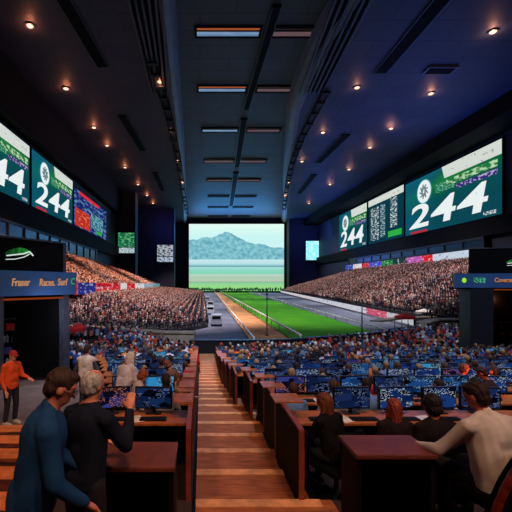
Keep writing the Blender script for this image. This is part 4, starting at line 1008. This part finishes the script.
# umbrellas / red canopy at right trackside and red marquee at left
for (x, Y, z, c, lb) in [(on(405, 54, 0)[0], 54, -6.5, (210, 40, 44), 'red canopy at the right end of the trackside board'), (on(80, 38, 0)[0], 37.5, -6.2, (226, 40, 50), 'red canopy behind the man in the pale grey shirt'), (on(440, 58, 0)[0], 62, -6.4, (220, 210, 206), 'white canopy beside the pale ledge on the right')]:
    t = empty('canopy', (x, Y, z)); hh = 1.9; w = 1.0 if Y > 40 else .7
    m = MB(); m.quad([(-w, -w, hh), (w, -w, hh), (0, 0, hh+.5)]); m.quad([(w, -w, hh), (w, w, hh), (0, 0, hh+.5)]); m.quad([(w, w, hh), (-w, w, hh), (0, 0, hh+.5)]); m.quad([(-w, w, hh), (-w, -w, hh), (0, 0, hh+.5)])
    for s in ((-w, -w, w, -w), (w, -w, w, w), (w, w, -w, w), (-w, w, -w, -w)): m.quad([(s[0], s[1], hh-.35), (s[2], s[3], hh-.35), (s[2], s[3], hh), (s[0], s[1], hh)])
    m.build('fabric_roof', mat('canopy_%d_%d_%d' % c, c, .7), t)
    for a in (-1, 1):
        for e in (-1, 1): m = MB(); m.bar((a*w*.96, e*w*.96, 0), (a*w*.96, e*w*.96, hh), .07); m.build('leg', M_steel, t)
    tag(t, lb, 'canopy')

# ------------------------------------------------------------------ kiosks
M_sign = mat('kiosk_blue_fascia', (58, 96, 146), .45, scale=1, vary=.1)
M_letter = emat('sign_letters', (206, 150, 110), .7)
def horse_logo(t, cx, cz, w, y=-.02):
    # green and white swooping emblem
    k = MB(); n = 14
    for i in range(n):
        u0, u1 = i/n, (i+1)/n
        f = lambda u: (cx-w+2*w*u, cz+w*.42*math.sin(math.pi*u*.9)+w*.1)
        g2 = lambda u: (cx-w+2*w*u, cz+w*.05*math.sin(math.pi*u)-w*.05+w*.12*u)
        a, b2, c2, d = f(u0), f(u1), g2(u1), g2(u0); k.quad([(d[0], y, d[1]), (c2[0], y, c2[1]), (b2[0], y, b2[1]), (a[0], y, a[1])])
    k.build('green_emblem', emat('emblem_green', (40, 150, 60), .8), t)
    k = MB()
    P_ = [(cx-w*.9, cz-w*.1), (cx-w*.3, cz+w*.0), (cx+w*.3, cz+w*.1), (cx+w*.75, cz+w*.28), (cx+w*1.05, cz+w*.02)]
    for a, b2 in zip(P_, P_[1:]): k.cone((a[0], y-.01, a[1]), w*.05, (b2[0], y-.01, b2[1]), w*.05, 6, 1)
    P_ = [(cx-w*.95, cz-w*.35), (cx-w*.3, cz-w*.3), (cx+w*.35, cz-w*.12), (cx+w*.75, cz+w*.1)]
    for a, b2 in zip(P_, P_[1:]): k.cone((a[0], y-.01, a[1]), w*.03, (b2[0], y-.01, b2[1]), w*.035, 6, 1)
    k.build('white_stripes', emat('emblem_white', (220, 235, 230), .9), t)
def kiosk(origin, rz, W, dep, zb, label, words, mirrored, doorw, top):
    """front face along local x from 0..W, facing local -y; zb = ground; sign band between 0..1 local z"""
    t = empty('kiosk', origin, rz); s0, s1 = origin[2]*0, 0
    base = zb-origin[2]
    m = MB(); m.box((0, -.15, 0), (W, .15, .95)); sg = m.build('fascia', M_sign, t)
    m = MB(); m.box((.9 if mirrored else 0, -.02, .95), (W if mirrored else W-.58, .2, top)); m.build('upper_panel', M_black, t)
    m = MB(); m.box((.9 if mirrored else 0, -.06, top), (W if mirrored else W-.45, .06, top+.07)); m.build('top_rail', M_steel, t)
    # posts
    for x in ((W-.62, 0) if not mirrored else (.95, W-.3)):
        m = MB(); m.box((x, -.1, base), (x+.3, .2, 0)); m.build('post', M_steel if not mirrored else M_dark, t)
    if not mirrored: m = MB(); m.box((W-.58, -.05, .95), (W-.45, .05, top)); m.build('mast', M_steel, t)
    if mirrored:
        m = MB(); m.box((.95, -.12, base), (2.2, dep, 0)); m.build('wing_wall', M_dark, t)
    m = MB(); m.box((0 if not mirrored else .95, dep, base), (W if mirrored else W-1.5, dep+.1, 0)); m.build('back_wall', M_black, t)
    if not mirrored: m = MB(); m.bar((W-.5, .2, base/2), (W-1.55, dep+.05, base/2), .08, -base); m.build('side_wall', M_black, t)
    m = MB(); m.box((0, 0, -.08), (W, dep, 0)); m.build('canopy_slab', M_black, t)
    m = MB(); m.box(((0 if not mirrored else W-.1), 0.2, base), ((.1 if not mirrored else W), dep, 0)); m.build('side_wall', M_black, t)
    m = MB(); m.box((.05 if not mirrored else 2.3, -.1, -.16), (W-.35, .1, -.09)); m.build('door_lintel_light', emat('lintel_orange', (190, 84, 40), .35 if not mirrored else .8), t)
    # shelves with goods inside
    x0, x1 = (.3, W-1.1) if not mirrored else (2.5, W-.3)
    m = MB()
    for i in range(5): m.box((x0, dep-.5, base+.5+i*.5), (x1, dep-.05, base+.53+i*.5))
    m.build('shelving', M_dark, t)
    for (x, z, txt, col) in words:
        text_mesh(txt, .36, emat('letters_%d_%d_%d' % col, col, .75), 'lettering', sg, Matrix.Translation((x, -.17, z)) @ Matrix.Rotation(math.pi/2, 4, 'X') @ Matrix.Diagonal((.8, 1.1, 1, 1)), .02, .01, .15)
    tag(t, label, 'kiosk'); return t, base, x0, x1
zs = -.35; Lk = Vector((-8.2, 13.0, 0)); Rk = Vector((-5.65, 15.9, 0))
A_ = at(-6, 298, 13.6); B_2 = at(74, 292, 16.6)
Wk = (Vector((B_2.x, B_2.y))-Vector((A_.x, A_.y))).length; rzk = math.atan2(B_2.y-A_.y, B_2.x-A_.x)
OC = (206, 150, 108)
t, base, kx0, kx1 = kiosk((A_.x, A_.y, -.45), rzk, Wk, 2.6, zf(15)-.05, 'dark blue kiosk at the left with a lettered fascia over an open doorway', [(Wk*.26, .5, 'Fraser', OC), (Wk*.585, .5, 'Races.', OC), (Wk*.79, .52, 'Surf', OC), (Wk*.94, .55, 'C', (60, 170, 120))], False, 2, 2.15)
horse_logo(t, Wk*.27, 1.55, .55)
def goods(t, base, x0, x1, dep, n, label, group, cols):
    for i in range(n):
        r = i % 4; x = lerp(x0+.15, x1-.15, ((i//4)+.5)/(n/4)); c = cols[i % len(cols)]
        T = t.matrix_world if False else Matrix.Translation(t.location) @ Matrix.Rotation(t.rotation_euler[2], 4, 'Z')
        p = T @ Vector((x, dep-.28, base+.53+r*.5)); m = MB()
        if i % 3: m.cyl((0, 0, 0), .07, .2, 12, .07); m.cyl((0, 0, .2), .07, .05, 12, .03); m.cyl((0, 0, .25), .03, .06, 10); nm = 'bottle'
        else: m.box((-.13, -.1, 0), (.13, .1, .26)); m.box((-.14, -.11, .2), (.14, .11, .27)); nm = 'carton'
        o = m.build(nm, mat('goods_%d_%d_%d' % c, c, .5), loc=p, rz=random.uniform(-.2, .2)); tag(o, '%s %s on the shelves inside the %s kiosk' % (c_name[c], nm, label), nm, group)
c_name = {(170, 180, 210): 'pale blue', (190, 40, 40): 'red', (60, 90, 150): 'blue', (120, 120, 120): 'grey', (220, 120, 60): 'orange'}
goods(t, base, kx0, kx1, 2.6, 28, 'left', 'goods on the shelves of the left kiosk', [(170, 180, 210), (60, 90, 150), (120, 120, 120), (190, 40, 40)])
C_ = at(454, 287, 26); D_ = at(560, 287, 24)
Wr = (Vector((D_.x, D_.y))-Vector((C_.x, C_.y))).length; rzr = math.atan2(D_.y-C_.y, D_.x-C_.x)
t, base, kx0, kx1 = kiosk((C_.x, C_.y, -.25), rzr, Wr, 2.6, zf(25), 'dark kiosk at the right with a small lit fascia and an orange-lit opening', [(2.75, .5, 'Coversal', (206, 130, 80))], True, 2, 2.6)
horse_logo(t, 3.5, 1.65, .55)
m = MB(); m.ell((.55, -.17, .5), (.13, .03, .17)); m.build('green_dot', emat('dot_green', (150, 230, 40), 1), t)
m = MB(); m.quad([(1.1, -.16, .32), (1.75, -.16, .32), (1.75, -.16, .68), (1.1, -.16, .68)], uv=True); m.build('small_logo', speckle('small_logo_p', (30, 60, 60), (80, 180, 150), 6, 3, .5, .8), t)
goods(t, base, kx0, kx1, 2.6, 20, 'right', 'goods on the shelves of the right kiosk', [(190, 40, 40), (220, 120, 60), (60, 90, 150)])

# ------------------------------------------------------------------ lights
def spot(loc, tgt, e, col, ang, size=1.5, blend=.6):  # added spot lamps, no fixtures stand at these positions
    l = bpy.data.lights.new('fill_spot', 'SPOT'); l.energy = e; l.color = col; l.spot_size = math.radians(ang); l.spot_blend = blend; l.shadow_soft_size = size
    o = bpy.data.objects.new('fill_spot', l); COL.objects.link(o); o.location = loc; d = Vector(tgt)-Vector(loc); o.rotation_euler = d.to_track_quat('-Z', 'Y').to_euler(); return o
for y in (75, 130, 190, 250): spot((20, y, 51), (22, y+8, -6.5), 150000, (1, .97, .9), 62)
for y, tx in ((80, 55), (130, 62), (185, 68), (245, 72)): spot((36, y-10, 49), (tx+4, y, 0), 135000, (1, .86, .86), 75)
for y in (70, 115, 165, 230): spot((2, y-22, 49), (-12, y, -4), 230000, (1, .82, .8), 52)
for y in (85, 125, 165): spot((-20, y-8, 42), (-33, y, 4), 190000, (1, .6, .42), 46)
spot((10, 5, 40), (12, 26, -5), 60000, (.62, .74, 1), 60)
spot((-8, 5, 40), (-5, 26, -5), 26000, (.7, .78, 1), 40)
spot((3, -4, 16), (2.5, 10, -3), 4200, (1, .55, .3), 70, .6)
spot((-6, -2, 14), (-5, 7.5, -3), 2400, (1, .56, .34), 60, .5)
spot((.5, 2, 30), (.5, 20, -4.5), 26000, (1, .62, .38), 16, .5, .4)
spot((-2.5, 2, 6), (-3.2, 15, 0), 900, (.7, .8, 1), 40, .3)  # from here, low added spots brighten the left kiosk and foreground people
spot((-1, 3, 3), (-4.3, 8.8, -2.2), 420, (1, .7, .5), 34, .2)
spot((6, -1, 7), (2.6, 3.2, -1.5), 900, (1, .72, .6), 60, .3)
spot((1.5, -1, 5), (-1.6, 2.8, -1), 260, (1, .55, .4), 50, .3)
def pt(loc, e, col, r=.1):  # added fill points that brighten the kiosk interiors and their shelves
    l = bpy.data.lights.new('kiosk_fill', 'POINT'); l.energy = e; l.color = col; l.shadow_soft_size = r; o = bpy.data.objects.new('kiosk_fill', l); COL.objects.link(o); o.location = loc
pt((A_.x+1.6, A_.y+1.5, -1.2), 60, (.7, .75, 1)); pt((C_.x+3.6, C_.y+1.2, -1.1), 40, (1, .35, .2))
# blue wash on far and right ceilings and on the piers: added area lamps without fixtures
def area(loc, tgt, e, col, sx, sy):
    l = bpy.data.lights.new('wash', 'AREA'); l.energy = e; l.color = col; l.shape = 'RECTANGLE'; l.size = sx; l.size_y = sy
    o = bpy.data.objects.new('wash', l); COL.objects.link(o); o.location = loc; o.rotation_euler = (Vector(tgt)-Vector(loc)).to_track_quat('-Z', 'Y').to_euler()
area((26, 296, 40), (26, 240, 54), 22000, (.05, .36, 1), 60, 3)
area((75, 230, 20), (62, 190, 50), 5000, (.06, .16, 1), 20, 20)
area((70, 120, 22), (50, 95, 50), 5000, (.06, .16, 1), 30, 20)
area((80, 262, 40), (82, 292, 24), 5000, (.1, .2, 1), 12, 8)
area((-20, 236, 40), (-26, 252, 24), 1800, (.1, .16, 1), 10, 6)
area((8, 60, 10), (12, 95, 53), 1200, (.2, .35, 1), 20, 20)
w = bpy.data.worlds.new('world'); bpy.context.scene.world = w; w.use_nodes = True
w.node_tree.nodes['Background'].inputs[0].default_value = (.12, .16, .35, 1); w.node_tree.nodes['Background'].inputs[1].default_value = .035

bpy.data.scenes.remove(TMP)
# lift everything so the field lies at z = 0
for o in list(bpy.context.scene.objects):
    if o.parent is None:
        o.location.z += CAMZ
cam = bpy.data.cameras.new('camera'); co = bpy.data.objects.new('camera', cam); COL.objects.link(co); bpy.context.scene.camera = co
co.location = (0, 0, CAMZ); co.rotation_euler = (math.pi/2, 0, 0)
cam.sensor_width = 36; cam.lens = F/512*36; cam.shift_x = (256-VX)/512; cam.shift_y = (VY-256)/512; cam.clip_end = 1500; cam.clip_start = .05
sc = bpy.context.scene; sc.view_settings.view_transform = 'Standard'; sc.view_settings.look = 'None'; sc.view_settings.exposure = 0; sc.view_settings.gamma = 1; sc.view_settings.use_curve_mapping = False
print('monitors', nmon, 'spots', len(spots), 'objects', len(sc.objects))
